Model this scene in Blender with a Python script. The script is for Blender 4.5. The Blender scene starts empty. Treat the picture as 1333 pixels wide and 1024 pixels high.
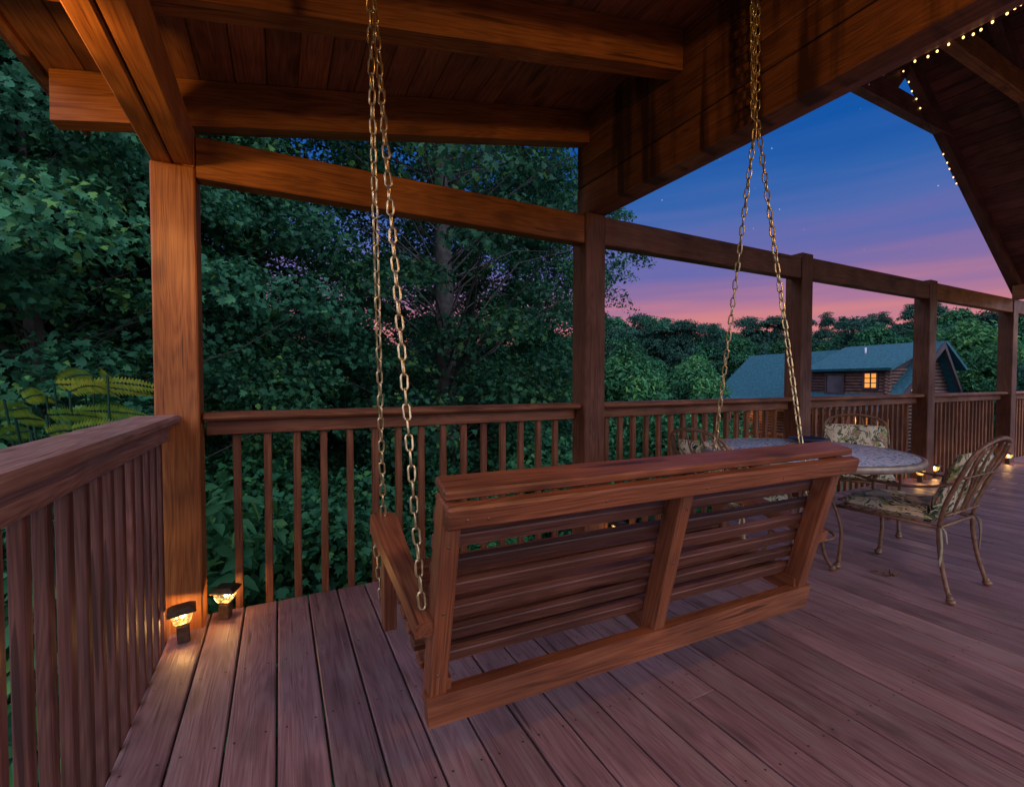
import bpy, math, random
import numpy as np
from mathutils import Vector, Matrix
R = math.radians
rnd = random.Random(7)
nr = np.random.RandomState(11)
sc = bpy.context.scene
col = sc.collection
H = 1.10                      # camera height above the deck

# ------------------------------------------------------------------ materials
def new_mat(name):
    m = bpy.data.materials.new(name); m.use_nodes = True
    nt = m.node_tree
    for n in list(nt.nodes): nt.nodes.remove(n)
    out = nt.nodes.new('ShaderNodeOutputMaterial')
    return m, nt, out
def N(nt, t, **kw):
    n = nt.nodes.new(t)
    for k, v in kw.items(): setattr(n, k, v)
    return n
def ramp(nt, stops, interp='LINEAR'):
    r = N(nt, 'ShaderNodeValToRGB'); cr = r.color_ramp; cr.interpolation = interp
    while len(cr.elements) > 1: cr.elements.remove(cr.elements[0])
    cr.elements[0].position = stops[0][0]; cr.elements[0].color = (*stops[0][1], 1)
    for p, c in stops[1:]:
        e = cr.elements.new(p); e.color = (*c, 1)
    return r
def mixrgb(nt, mode, fac, a, b):
    m = N(nt, 'ShaderNodeMix', data_type='RGBA', blend_type=mode)
    if isinstance(fac, (int, float)): m.inputs[0].default_value = fac
    else: nt.links.new(fac, m.inputs[0])
    for s, i in ((a, 6), (b, 7)):
        if isinstance(s, tuple): m.inputs[i].default_value = (*s, 1)
        else: nt.links.new(s, m.inputs[i])
    return m.outputs[2]
def math_(nt, op, a, b=None, clamp=False):
    m = N(nt, 'ShaderNodeMath', operation=op); m.use_clamp = clamp
    for s, i in ((a, 0), (b, 1)):
        if s is None: continue
        if isinstance(s, (int, float)): m.inputs[i].default_value = s
        else: nt.links.new(s, m.inputs[i])
    return m.outputs[0]

def wood(name, base, dark, light, rough=.55, bump=.25, knots=.5, weather=0.0, streaks=0.0, spec=.4, vary=1.0):
    m, nt, out = new_mat(name); L = nt.links
    b = N(nt, 'ShaderNodeBsdfPrincipled')
    at = N(nt, 'ShaderNodeAttribute', attribute_name='grain')
    ar = N(nt, 'ShaderNodeAttribute', attribute_name='tone')
    mp = N(nt, 'ShaderNodeMapping'); mp.inputs['Scale'].default_value = (2.2, 62, 62)
    L.new(at.outputs['Vector'], mp.inputs['Vector'])
    n1 = N(nt, 'ShaderNodeTexNoise'); n1.inputs['Scale'].default_value = 1.0
    n1.inputs['Detail'].default_value = 8; n1.inputs['Roughness'].default_value = .6; n1.inputs['Distortion'].default_value = .8
    L.new(mp.outputs[0], n1.inputs['Vector'])
    mf5 = N(nt, 'ShaderNodeMapping'); mf5.inputs['Scale'].default_value = (5, 230, 230)
    L.new(at.outputs['Vector'], mf5.inputs['Vector'])
    n5 = N(nt, 'ShaderNodeTexNoise'); n5.inputs['Scale'].default_value = 1; n5.inputs['Detail'].default_value = 3
    L.new(mf5.outputs[0], n5.inputs['Vector'])
    # growth-ring bands, bent by a slow noise
    mp2 = N(nt, 'ShaderNodeMapping'); mp2.inputs['Scale'].default_value = (.55, 6, 6)
    L.new(at.outputs['Vector'], mp2.inputs['Vector'])
    n2 = N(nt, 'ShaderNodeTexNoise'); n2.inputs['Scale'].default_value = 1.3; n2.inputs['Detail'].default_value = 2
    L.new(mp2.outputs[0], n2.inputs['Vector'])
    bands = math_(nt, 'SINE', math_(nt, 'MULTIPLY', n2.outputs['Fac'], 150))
    bands = math_(nt, 'MULTIPLY_ADD', bands, .5); nt.nodes[-1].inputs[2].default_value = .5
    g = math_(nt, 'ADD', math_(nt, 'ADD', math_(nt, 'MULTIPLY', n1.outputs['Fac'], .52), math_(nt, 'MULTIPLY', n5.outputs['Fac'], .42)), math_(nt, 'MULTIPLY', bands, .10))
    r = ramp(nt, [(.34, dark), (.52, base), (.70, light)])
    L.new(g, r.inputs[0])
    # blotches
    n3 = N(nt, 'ShaderNodeTexNoise'); n3.inputs['Scale'].default_value = 3.1; n3.inputs['Detail'].default_value = 3
    L.new(at.outputs['Vector'], n3.inputs['Vector'])
    blo = ramp(nt, [(.3, (1 - .38 * vary, 1 - .4 * vary, 1 - .4 * vary)), (.7, (1 + .2 * vary, 1 + .18 * vary, 1 + .16 * vary))]); L.new(n3.outputs['Fac'], blo.inputs[0])
    c = mixrgb(nt, 'MULTIPLY', 1.0, r.outputs[0], blo.outputs[0])
    # board to board tone
    tr = ramp(nt, [(0, (1 - .34 * vary,) * 3), (1, (1 + .27 * vary, 1 + .26 * vary, 1 + .25 * vary))]); L.new(ar.outputs['Fac'], tr.inputs[0])
    c = mixrgb(nt, 'MULTIPLY', 1.0, c, tr.outputs[0])
    # knots
    mk = N(nt, 'ShaderNodeMapping'); mk.inputs['Scale'].default_value = (2.3, 6.5, 6.5)
    L.new(at.outputs['Vector'], mk.inputs['Vector'])
    v = N(nt, 'ShaderNodeTexVoronoi'); v.inputs['Scale'].default_value = 1.0
    L.new(mk.outputs[0], v.inputs['Vector'])
    kn = ramp(nt, [(.0, (1, 1, 1)), (.14, (.8, .8, .8)), (.25, (0, 0, 0))]); L.new(v.outputs['Distance'], kn.inputs[0])
    kf = math_(nt, 'MULTIPLY', kn.outputs[0], knots)
    c = mixrgb(nt, 'MIX', kf, c, tuple(x * .3 for x in dark))
    if weather:
        n4 = N(nt, 'ShaderNodeTexNoise'); n4.inputs['Scale'].default_value = 5; n4.inputs['Detail'].default_value = 6
        n4.inputs['Roughness'].default_value = .7
        mw = N(nt, 'ShaderNodeMapping'); mw.inputs['Scale'].default_value = (.5, 2.5, 2.5)
        L.new(at.outputs['Vector'], mw.inputs['Vector']); L.new(mw.outputs[0], n4.inputs['Vector'])
        wr = ramp(nt, [(.5, (0, 0, 0)), (.68, (weather,) * 3)]); L.new(n4.outputs['Fac'], wr.inputs[0])
        c = mixrgb(nt, 'MIX', wr.outputs[0], c, (.36, .27, .25))
        # scuffs: small dark flecks
        v2 = N(nt, 'ShaderNodeTexVoronoi'); v2.inputs['Scale'].default_value = 1
        mf = N(nt, 'ShaderNodeMapping'); mf.inputs['Scale'].default_value = (9, 22, 22)
        L.new(at.outputs['Vector'], mf.inputs['Vector']); L.new(mf.outputs[0], v2.inputs['Vector'])
        sp = ramp(nt, [(.0, (1, 1, 1)), (.09, (0, 0, 0))]); L.new(v2.outputs['Distance'], sp.inputs[0])
        c = mixrgb(nt, 'MIX', math_(nt, 'MULTIPLY', sp.outputs[0], .55), c, (.03, .018, .015))
    if streaks:                                   # dark vertical streaks on the face of the boards
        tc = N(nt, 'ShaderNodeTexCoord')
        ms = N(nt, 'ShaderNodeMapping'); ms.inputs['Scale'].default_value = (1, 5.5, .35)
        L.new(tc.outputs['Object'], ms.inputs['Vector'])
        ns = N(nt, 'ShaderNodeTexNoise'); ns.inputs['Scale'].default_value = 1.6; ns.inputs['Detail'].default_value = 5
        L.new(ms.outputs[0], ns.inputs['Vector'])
        sr = ramp(nt, [(.52, (0, 0, 0)), (.62, (streaks,) * 3)]); L.new(ns.outputs['Fac'], sr.inputs[0])
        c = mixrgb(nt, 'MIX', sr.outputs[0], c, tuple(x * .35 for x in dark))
    mc = N(nt, 'ShaderNodeMapping'); mc.inputs['Scale'].default_value = (1.5, 40, 40)
    L.new(at.outputs['Vector'], mc.inputs['Vector'])
    nc = N(nt, 'ShaderNodeTexNoise'); nc.inputs['Scale'].default_value = 1; nc.inputs['Detail'].default_value = 2; nc.inputs['Distortion'].default_value = .3
    L.new(mc.outputs[0], nc.inputs['Vector'])
    ck = ramp(nt, [(.29, (.75, .75, .75)), (.325, (0, 0, 0))]); L.new(nc.outputs['Fac'], ck.inputs[0])
    c = mixrgb(nt, 'MIX', ck.outputs[0], c, tuple(x * .35 for x in dark))
    L.new(c, b.inputs['Base Color'])
    rr = ramp(nt, [(.3, (rough + .15,) * 3), (.7, (rough - .12,) * 3)]); L.new(n3.outputs['Fac'], rr.inputs[0])
    L.new(rr.outputs[0], b.inputs['Roughness'])
    b.inputs['Specular IOR Level'].default_value = spec
    bp = N(nt, 'ShaderNodeBump'); bp.inputs['Strength'].default_value = bump; bp.inputs['Distance'].default_value = .004
    L.new(math_(nt, 'SUBTRACT', g, kf), bp.inputs['Height']); L.new(bp.outputs[0], b.inputs['Normal'])
    L.new(b.outputs[0], out.inputs[0])
    return m
M = {}
M['beam'] = wood('stained_beam_wood', (.34, .115, .028), (.17, .048, .012), (.46, .18, .05), streaks=0)
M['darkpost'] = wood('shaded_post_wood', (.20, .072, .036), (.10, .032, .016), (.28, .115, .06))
M['planks'] = wood('stained_plank_wood', (.27, .095, .035), (.13, .042, .016), (.38, .15, .06), streaks=.9)
M['ceiling'] = wood('ceiling_board_wood', (.31, .12, .05), (.15, .055, .022), (.43, .18, .08), knots=.7)
M['gable'] = wood('dark_gable_board_wood', (.22, .085, .06), (.11, .042, .03), (.31, .13, .09), knots=.5)
M['rail'] = wood('weathered_rail_wood', (.31, .17, .145), (.17, .08, .068), (.44, .27, .23), bump=.6, weather=.5, rough=.62)
M['railf'] = wood('stained_rail_wood', (.24, .085, .035), (.12, .04, .016), (.33, .14, .065), bump=.3)
M['baluster'] = wood('baluster_wood', (.15, .058, .045), (.085, .03, .024), (.23, .105, .08), bump=.3)
M['slat'] = wood('shaded_slat_wood', (.135, .052, .034), (.08, .027, .017), (.21, .092, .062), bump=.3, rough=.5)  # swing wood darkened: the shade on the slat faces is in the colour
M['deck'] = wood('deck_board_wood', (.325, .175, .182), (.20, .10, .105), (.43, .26, .265), bump=.6, weather=.5, rough=.44, spec=.5, vary=.62)
M['swing'] = wood('swing_wood', (.24, .078, .034), (.11, .034, .014), (.34, .13, .06), bump=.3, rough=.45)

def simple(name, colr, rough=.5, metal=0.0, noise=.0, scale=20, emit=None, es=1.0, bump=0.0):
    m, nt, out = new_mat(name); b = N(nt, 'ShaderNodeBsdfPrincipled'); L = nt.links
    b.inputs['Roughness'].default_value = rough; b.inputs['Metallic'].default_value = metal
    tc = N(nt, 'ShaderNodeTexCoord'); n = N(nt, 'ShaderNodeTexNoise')
    n.inputs['Scale'].default_value = scale; n.inputs['Detail'].default_value = 5
    L.new(tc.outputs['Object'], n.inputs['Vector'])
    r = ramp(nt, [(.3, tuple(x * (1 - noise) for x in colr)), (.7, tuple(min(1, x * (1 + noise)) for x in colr))])
    L.new(n.outputs['Fac'], r.inputs[0]); L.new(r.outputs[0], b.inputs['Base Color'])
    if bump:
        bp = N(nt, 'ShaderNodeBump'); bp.inputs['Strength'].default_value = bump; bp.inputs['Distance'].default_value = .01
        L.new(n.outputs['Fac'], bp.inputs['Height']); L.new(bp.outputs[0], b.inputs['Normal'])
    if emit:
        b.inputs['Emission Color'].default_value = (*emit, 1); b.inputs['Emission Strength'].default_value = es
    L.new(b.outputs[0], out.inputs[0])
    return m
M['chain'] = simple('galvanised_chain_metal', (.76, .57, .30), .30, .85, .35, 60)
M['iron'] = simple('bronze_painted_iron', (.24, .125, .075), .45, .3, .35, 40)
M['ironlight'] = simple('table_rim_metal', (.34, .27, .21), .45, .4, .25, 30)
M['capmetal'] = simple('dark_bronze_lamp_metal', (.13, .09, .06), .35, .7, .3, 50)
M['bulb'] = simple('warm_bulb', (1, .8, .5), .3, 0, 0, 5, (1, .62, .22), 30)
M['fairy'] = simple('fairy_bulb', (1, .85, .6), .3, 0, 0, 5, (1, .56, .18), 3.2)
M['fairyoff'] = simple('clear_unlit_bulb', (.5, .42, .36), .2)
M['wire'] = simple('dark_wire', (.02, .02, .018), .6)
M['strap'] = simple('cushion_tie_cloth', (.42, .36, .24), .9, 0, .3, 30)
M['screw'] = simple('rusty_screw_head', (.06, .035, .03), .5, .3, .3, 50)
M['dish'] = simple('dark_dish', (.025, .02, .03), .35)
M['shingle'] = simple('blue_shingle', (.010, .078, .105), .85, 0, .4, 7, bump=.5)
M['logs'] = simple('dark_log', (.10, .045, .035), .75, 0, .5, 3, bump=.4)
M['trimdark'] = simple('cabin_trim', (.04, .022, .028), .7, 0, .3, 4)
M['litglass'] = simple('lit_window_glass', (.8, .4, .1), .3, 0, 0, 1, (1, .33, .05), .85)
M['dimglass'] = simple('dark_window_glass', (.10, .08, .10), .12, 0, .3, 1)
M['bark'] = simple('tree_bark', (.055, .045, .042), .9, 0, .45, 9, bump=.8)
M['deadleaf'] = simple('dry_leaf', (.16, .07, .04), .8, 0, .4, 60)
M['vent'] = simple('roof_vent_metal', (.4, .42, .46), .5, .3, .1, 5)

def lens():
    m, nt, out = new_mat('ribbed_lamp_glass'); L = nt.links
    t = N(nt, 'ShaderNodeBsdfTransparent'); e = N(nt, 'ShaderNodeEmission'); g = N(nt, 'ShaderNodeBsdfGlossy')
    e.inputs[0].default_value = (1, .55, .14, 1); e.inputs[1].default_value = 2.2
    g.inputs['Roughness'].default_value = .15
    tc = N(nt, 'ShaderNodeTexCoord'); v = N(nt, 'ShaderNodeTexVoronoi'); v.inputs['Scale'].default_value = 75
    L.new(tc.outputs['Object'], v.inputs['Vector'])
    r = ramp(nt, [(.15, (.75, .75, .75)), (.6, (.08, .08, .08))]); L.new(v.outputs['Distance'], r.inputs[0])
    a = N(nt, 'ShaderNodeMixShader'); L.new(r.outputs[0], a.inputs[0]); L.new(t.outputs[0], a.inputs[1]); L.new(e.outputs[0], a.inputs[2])
    b = N(nt, 'ShaderNodeMixShader'); b.inputs[0].default_value = .08
    L.new(a.outputs[0], b.inputs[1]); L.new(g.outputs[0], b.inputs[2]); L.new(b.outputs[0], out.inputs[0])
    return m
M['lens'] = lens()

def mosaic():
    m, nt, out = new_mat('mosaic_glass_top'); L = nt.links
    b = N(nt, 'ShaderNodeBsdfPrincipled')
    tc = N(nt, 'ShaderNodeTexCoord'); v = N(nt, 'ShaderNodeTexVoronoi'); v.inputs['Scale'].default_value = 85
    L.new(tc.outputs['Object'], v.inputs['Vector'])
    r = ramp(nt, [(0, (.08, .2, .32)), (.22, (.35, .55, .68)), (.4, (.9, .9, .95)), (.85, (.88, .86, .94)), (1, (.25, .5, .65))])
    s = N(nt, 'ShaderNodeSeparateColor'); L.new(v.outputs['Color'], s.inputs[0]); L.new(s.outputs[0], r.inputs[0])
    L.new(r.outputs[0], b.inputs['Base Color'])
    b.inputs['Roughness'].default_value = .14; b.inputs['Specular IOR Level'].default_value = .8
    bp = N(nt, 'ShaderNodeBump'); bp.inputs['Strength'].default_value = .55; bp.inputs['Distance'].default_value = .004
    L.new(v.outputs['Distance'], bp.inputs['Height']); L.new(bp.outputs[0], b.inputs['Normal'])
    L.new(b.outputs[0], out.inputs[0]); return m
M['mosaic'] = mosaic()

def floral():
    m, nt, out = new_mat('floral_cushion_cloth'); L = nt.links
    b = N(nt, 'ShaderNodeBsdfPrincipled'); b.inputs['Roughness'].default_value = .9; b.inputs['Specular IOR Level'].default_value = .15
    tc = N(nt, 'ShaderNodeTexCoord')
    nd = N(nt, 'ShaderNodeTexNoise'); nd.inputs['Scale'].default_value = 9; L.new(tc.outputs['Object'], nd.inputs['Vector'])
    ad = N(nt, 'ShaderNodeVectorMath', operation='MULTIPLY_ADD'); ad.inputs[1].default_value = (.16,) * 3
    L.new(nd.outputs['Color'], ad.inputs[0]); L.new(tc.outputs['Object'], ad.inputs[2])
    def fronds(sc_, rot, lo, hi):
        mp = N(nt, 'ShaderNodeMapping'); mp.inputs['Scale'].default_value = (sc_ * 3.0, sc_ * .8, sc_ * 1.4); mp.inputs['Rotation'].default_value = rot
        L.new(ad.outputs[0], mp.inputs['Vector'])
        v = N(nt, 'ShaderNodeTexNoise'); v.inputs['Scale'].default_value = 1; v.inputs['Detail'].default_value = 1.5
        v.inputs['Distortion'].default_value = 1.2; L.new(mp.outputs[0], v.inputs['Vector'])
        r = ramp(nt, [(lo, (0, 0, 0)), (hi, (1, 1, 1))]); L.new(v.outputs['Fac'], r.inputs[0]); return r.outputs[0]
    c = mixrgb(nt, 'MIX', fronds(8, (.3, .9, .4), .57, .60), (.80, .68, .48), (.42, .40, .16))
    c = mixrgb(nt, 'MIX', fronds(11, (1.1, .2, 1.4), .57, .60), c, (.10, .17, .10))
    c = mixrgb(nt, 'MIX', fronds(16, (.1, 1.9, .3), .60, .62), c, (.035, .05, .04))
    c = mixrgb(nt, 'MIX', fronds(7, (2.1, .5, .9), .64, .67), c, (.48, .25, .20))
    L.new(c, b.inputs['Base Color']); L.new(b.outputs[0], out.inputs[0]); return m
M['floral'] = floral()

def leafmat(name, stops, trans=.35):
    m, nt, out = new_mat(name); L = nt.links
    ar = N(nt, 'ShaderNodeAttribute', attribute_name='tone')
    r = ramp(nt, stops); L.new(ar.outputs['Fac'], r.inputs[0])
    oi = N(nt, 'ShaderNodeObjectInfo')
    hs = N(nt, 'ShaderNodeHueSaturation')
    hv = math_(nt, 'MULTIPLY_ADD', oi.outputs['Random'], .6); nt.nodes[-1].inputs[2].default_value = .7
    L.new(hv, hs.inputs['Value']); L.new(r.outputs[0], hs.inputs['Color'])
    d = N(nt, 'ShaderNodeBsdfPrincipled'); d.inputs['Roughness'].default_value = .55; d.inputs['Specular IOR Level'].default_value = .12
    L.new(hs.outputs[0], d.inputs['Base Color'])
    t = N(nt, 'ShaderNodeBsdfTranslucent'); L.new(hs.outputs[0], t.inputs[0])
    x = N(nt, 'ShaderNodeMixShader'); x.inputs[0].default_value = trans
    L.new(d.outputs[0], x.inputs[1]); L.new(t.outputs[0], x.inputs[2]); L.new(x.outputs[0], out.inputs[0]); return m
M['leaf'] = leafmat('maple_leaf', [(0, (.018, .075, .042)), (.5, (.032, .13, .068)), (.85, (.055, .19, .08)), (1, (.11, .24, .06))])
M['leafdark'] = leafmat('evergreen_leaf', [(0, (.012, .045, .036)), (.6, (.022, .078, .055)), (1, (.04, .12, .07))], .15)
M['leafmid'] = leafmat('broad_leaf', [(0, (.02, .095, .05)), (.6, (.035, .16, .075)), (1, (.08, .24, .07))], .25)
M['leafbright'] = leafmat('bright_leaf', [(0, (.03, .13, .06)), (.6, (.06, .22, .085)), (1, (.13, .30, .07))], .3)
M['frond'] = leafmat('yellow_green_frond', [(0, (.08, .22, .03)), (.6, (.22, .36, .035)), (1, (.40, .45, .05))], .4)

def groundmat():
    m, nt, out = new_mat('forest_floor'); L = nt.links; b = N(nt, 'ShaderNodeBsdfPrincipled')
    tc = N(nt, 'ShaderNodeTexCoord'); n = N(nt, 'ShaderNodeTexNoise'); n.inputs['Scale'].default_value = .5; n.inputs['Detail'].default_value = 9
    L.new(tc.outputs['Object'], n.inputs['Vector'])
    r = ramp(nt, [(.35, (.02, .03, .014)), (.55, (.03, .06, .025)), (.7, (.06, .05, .03))]); L.new(n.outputs['Fac'], r.inputs[0])
    L.new(r.outputs[0], b.inputs['Base Color']); b.inputs['Roughness'].default_value = 1; L.new(b.outputs[0], out.inputs[0]); return m
M['ground'] = groundmat()

# ------------------------------------------------------------------ mesh builder
class MB:
    def __init__(s): s.v = []; s.f = []; s.g = []; s.t = []; s.sm = []
    def add(s, vs, fs, gs=None, tone=None, smooth=False):
        o = len(s.v); s.v += [tuple(v) for v in vs]
        s.g += [tuple(g) for g in (gs if gs is not None else vs)]
        tone = rnd.random() if tone is None else tone
        s.t += [tone] * len(vs)
        s.f += [tuple(i + o for i in f) for f in fs]; s.sm += [smooth] * len(fs)
    def box(s, c, size, X=(1, 0, 0), Y=(0, 1, 0), Z=(0, 0, 1), ch=.003, grain=0, tone=None, ends=None):
        """chamfered box; grain = index of the axis the grain follows"""
        c = Vector(c); X, Y, Z = Vector(X), Vector(Y), Vector(Z)
        h = [d / 2 for d in size]; k = min(ch, min(h) * .6)
        vs = []; idx = {}
        for sx in (-1, 1):
            for sy in (-1, 1):
                for sz in (-1, 1):
                    for a in range(3):
                        p = [sx * (h[0] - (0 if a == 0 else k)), sy * (h[1] - (0 if a == 1 else k)), sz * (h[2] - (0 if a == 2 else k))]
                        idx[(sx, sy, sz, a)] = len(vs); vs.append(p)
        fs = []
        def P(a, s_, u, v):
            d = [0, 0, 0]; d[a] = s_; d[(a + 1) % 3] = u; d[(a + 2) % 3] = v; return (*d, a)
        for a in range(3):
            for s_ in (-1, 1):
                q = [idx[P(a, s_, u, v)] for u, v in ((-1, -1), (1, -1), (1, 1), (-1, 1))]
                fs.append(q if s_ > 0 else q[::-1])
        for a in range(3):                     # edges parallel to axis a
            b, c2 = (a + 1) % 3, (a + 2) % 3
            for sb in (-1, 1):
                for s2 in (-1, 1):
                    def K(sa, ax):
                        d = [0, 0, 0]; d[a] = sa; d[b] = sb; d[c2] = s2; return idx[(*d, ax)]
                    q = [K(-1, b), K(1, b), K(1, c2), K(-1, c2)]
                    fs.append(q if sb * s2 < 0 else q[::-1])
        for sx in (-1, 1):
            for sy in (-1, 1):
                for sz in (-1, 1):
                    q = [idx[(sx, sy, sz, a)] for a in range(3)]
                    fs.append(q if sx * sy * sz > 0 else q[::-1])
        off = (rnd.uniform(-50, 50), rnd.uniform(-50, 50), rnd.uniform(-50, 50))
        order = [grain, (grain + 1) % 3, (grain + 2) % 3]
        gs = [tuple(p[order[i]] + off[i] for i in range(3)) for p in vs]
        vs2 = [c + X * p[0] + Y * p[1] + Z * p[2] for p in vs]
        s.add(vs2, fs, gs, tone)
    def board(s, p0, p1, w, t, up=(0, 0, 1), ch=.003, tone=None):
        """board from p0 to p1; w across, t along up"""
        p0, p1 = Vector(p0), Vector(p1); X = (p1 - p0); l = X.length; X /= l
        Y = Vector(up).cross(X).normalized(); Z = X.cross(Y)
        s.box((p0 + p1) / 2, (l, w, t), X, Y, Z, ch, 0, tone)
    def prism(s, poly, d, grain_dir=None, tone=None):
        """closed polygon (3D points, planar) extruded by vector d"""
        a = [Vector(p) for p in poly]; d = Vector(d); n = len(a)
        nn = Vector((0, 0, 0))
        for i in range(n): nn += a[i].cross(a[(i + 1) % n])
        if nn.dot(d) > 0: a = a[::-1]
        vs = a + [p + d for p in a]
        fs = [tuple(range(n)), tuple(range(2 * n - 1, n - 1, -1))]
        fs += [(i, i + n, (i + 1) % n + n, (i + 1) % n) for i in range(n)]
        fs = [fs[0], fs[1]] + [(f[3], f[2], f[1], f[0])[::-1][::-1] for f in fs[2:]]
        gd = Vector(grain_dir) if grain_dir else (a[1] - a[0])
        gd.normalize(); q = d.normalized(); w = gd.cross(q)
        off = rnd.uniform(-50, 50)
        gs = [(p.dot(gd) + off, p.dot(q) + off, p.dot(w) + off) for p in vs]
        s.add(vs, fs, gs, tone)
    def tube(s, pts, r, n=8, closed=False, caps=True, tone=None, flat=1.0):
        pts = [Vector(p) for p in pts]; m = len(pts)
        rs = r if isinstance(r, (list, tuple)) else [r] * m
        vs = []; prev = None
        for i, p in enumerate(pts):
            if closed: t = pts[(i + 1) % m] - pts[i - 1]
            else: t = pts[min(i + 1, m - 1)] - pts[max(i - 1, 0)]
            t.normalize()
            if prev is None:
                a = Vector((0, 0, 1)) if abs(t.z) < .9 else Vector((1, 0, 0))
                u = t.cross(a).normalized()
            else:
                u = (prev - t * prev.dot(t)).normalized()
            prev = u; w = t.cross(u)
            for k in range(n):
                an = 2 * math.pi * k / n
                vs.append(p + (u * math.cos(an) + w * math.sin(an) * flat) * rs[i])
        fs = []
        for i in range(m if closed else m - 1):
            a, b = i * n, ((i + 1) % m) * n
            for k in range(n):
                fs.append((a + k, a + (k + 1) % n, b + (k + 1) % n, b + k))
        if caps and not closed:
            fs.append(tuple(range(n - 1, -1, -1))); fs.append(tuple(range((m - 1) * n, m * n)))
        s.add(vs, fs, None, tone, True)
    def lathe(s, c, prof, n=24, tone=None, smooth=True):
        c = Vector(c); vs = []
        for (r, z) in prof:
            for k in range(n):
                an = 2 * math.pi * k / n; vs.append(c + Vector((r * math.cos(an), r * math.sin(an), z)))
        fs = []
        for i in range(len(prof) - 1):
            for k in range(n):
                fs.append((i * n + k, i * n + (k + 1) % n, (i + 1) * n + (k + 1) % n, (i + 1) * n + k))
        fs.append(tuple(range(n - 1, -1, -1))); fs.append(tuple(range((len(prof) - 1) * n, len(prof) * n)))
        s.add(vs, fs, None, tone, smooth)
    def ball(s, c, r, n=8, sq=(1, 1, 1)):
        c = Vector(c); prof = []
        vs = []; m = n // 2 + 1
        for i in range(m):
            a = math.pi * (i + .02) / (m - 1 + .04)
            for k in range(n):
                b = 2 * math.pi * k / n
                vs.append(c + Vector((r * sq[0] * math.sin(a) * math.cos(b), r * sq[1] * math.sin(a) * math.sin(b), -r * sq[2] * math.cos(a))))
        fs = [(i * n + k, i * n + (k + 1) % n, (i + 1) * n + (k + 1) % n, (i + 1) * n + k) for i in range(m - 1) for k in range(n)]
        s.add(vs, fs, None, None, True)
    def build(s, name, mat, parent=None):
        me = bpy.data.meshes.new(name)
        me.from_pydata(s.v, [], s.f)
        a = me.attributes.new('grain', 'FLOAT_VECTOR', 'POINT'); a.data.foreach_set('vector', np.array(s.g, dtype=np.float32).ravel())
        t = me.attributes.new('tone', 'FLOAT', 'POINT'); t.data.foreach_set('value', np.array(s.t, dtype=np.float32))
        me.polygons.foreach_set('use_smooth', s.sm)
        me.materials.append(mat); me.update()
        o = bpy.data.objects.new(name, me); col.objects.link(o)
        if parent: o.parent = parent
        return o
def tag(o, label=None, cat=None, group=None, kind=None):
    if label: o['label'] = label
    if cat: o['category'] = cat
    if group: o['group'] = group
    if kind: o['kind'] = kind
    return o
def thing(name, label, cat, loc=(0, 0, 0), rz=0, group=None):
    o = bpy.data.objects.new(name, None); col.objects.link(o)
    o.location = loc; o.rotation_euler = (0, 0, rz); o.empty_display_size = .1
    return tag(o, label, cat, group)
def dup(root, loc, rz=0, scale=None, label=None, group=None):
    def cp(o, parent):
        c = o.copy(); col.objects.link(c)
        if parent: c.parent = parent
        for ch in [x for x in KIDS.get(o.name, [])]: cp(ch, c)
        return c
    c = cp(root, None); c.location = loc; c.rotation_euler = (0, 0, rz)
    if scale: c.scale = (scale,) * 3 if isinstance(scale, (int, float)) else scale
    if label: c['label'] = label
    if group: c['group'] = group
    return c
KIDS = {}
def note_kids(root):
    ks = [o for o in bpy.data.objects if o.parent == root]; KIDS[root.name] = ks
    for k in ks: note_kids(k)
SL = lambda x: .2 * x          # slope of the low porch roof

# ------------------------------------------------------------------ deck
mb = MB(); x = -.437; k = 0
while x < 17:
    w = .1352; y1 = 2.56 + rnd.uniform(-.004, .004)
    cuts = [-4.2, y1]
    if rnd.random() < .55 and x > 1.2: cuts = [-4.2, rnd.choice([-1.3, -.2, .3, 1.1, 1.9]) , y1]
    for a, b in zip(cuts[:-1], cuts[1:]):
        z = rnd.uniform(-.0022, .0012)
        mb.box((x + w / 2 - .0005, (a + b) / 2, -.016 + z), (w - .002, b - a - (.003 if b < y1 else 0), .032), ch=.0042, grain=1)
    x += .14; k += 1
for y in np.arange(-4, 2.5, .4):       # joists under the boards
    mb.box((8, float(y), -.13), (16.8, .045, .19), grain=0, tone=.1)
mb.box((8.2, 2.535, -.135), (17.4, .04, .2), grain=0, tone=.5)
mb.box((-.425, -.9, -.135), (.04, 6.8, .2), grain=1, tone=.5)
deck = tag(mb.build('deck_floor', M['deck']), 'reddish stained timber deck boards running towards the railing', kind='structure')
mb = MB(); x = -.437
while x < 6:
    for y in np.arange(-.4, 2.5, .4):
        for dx in (.025, .108):
            cx, cy = x + dx + rnd.uniform(-.004, .004), float(y) + rnd.uniform(-.006, .006)
            mb.add([(cx + .0038 * math.cos(a), cy + .0038 * math.sin(a), .0016) for a in np.linspace(0, 2 * math.pi, 7)[:-1]], [(0, 1, 2, 3, 4, 5)])
    x += .14
mb.build('screws', M['screw'], deck)

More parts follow.
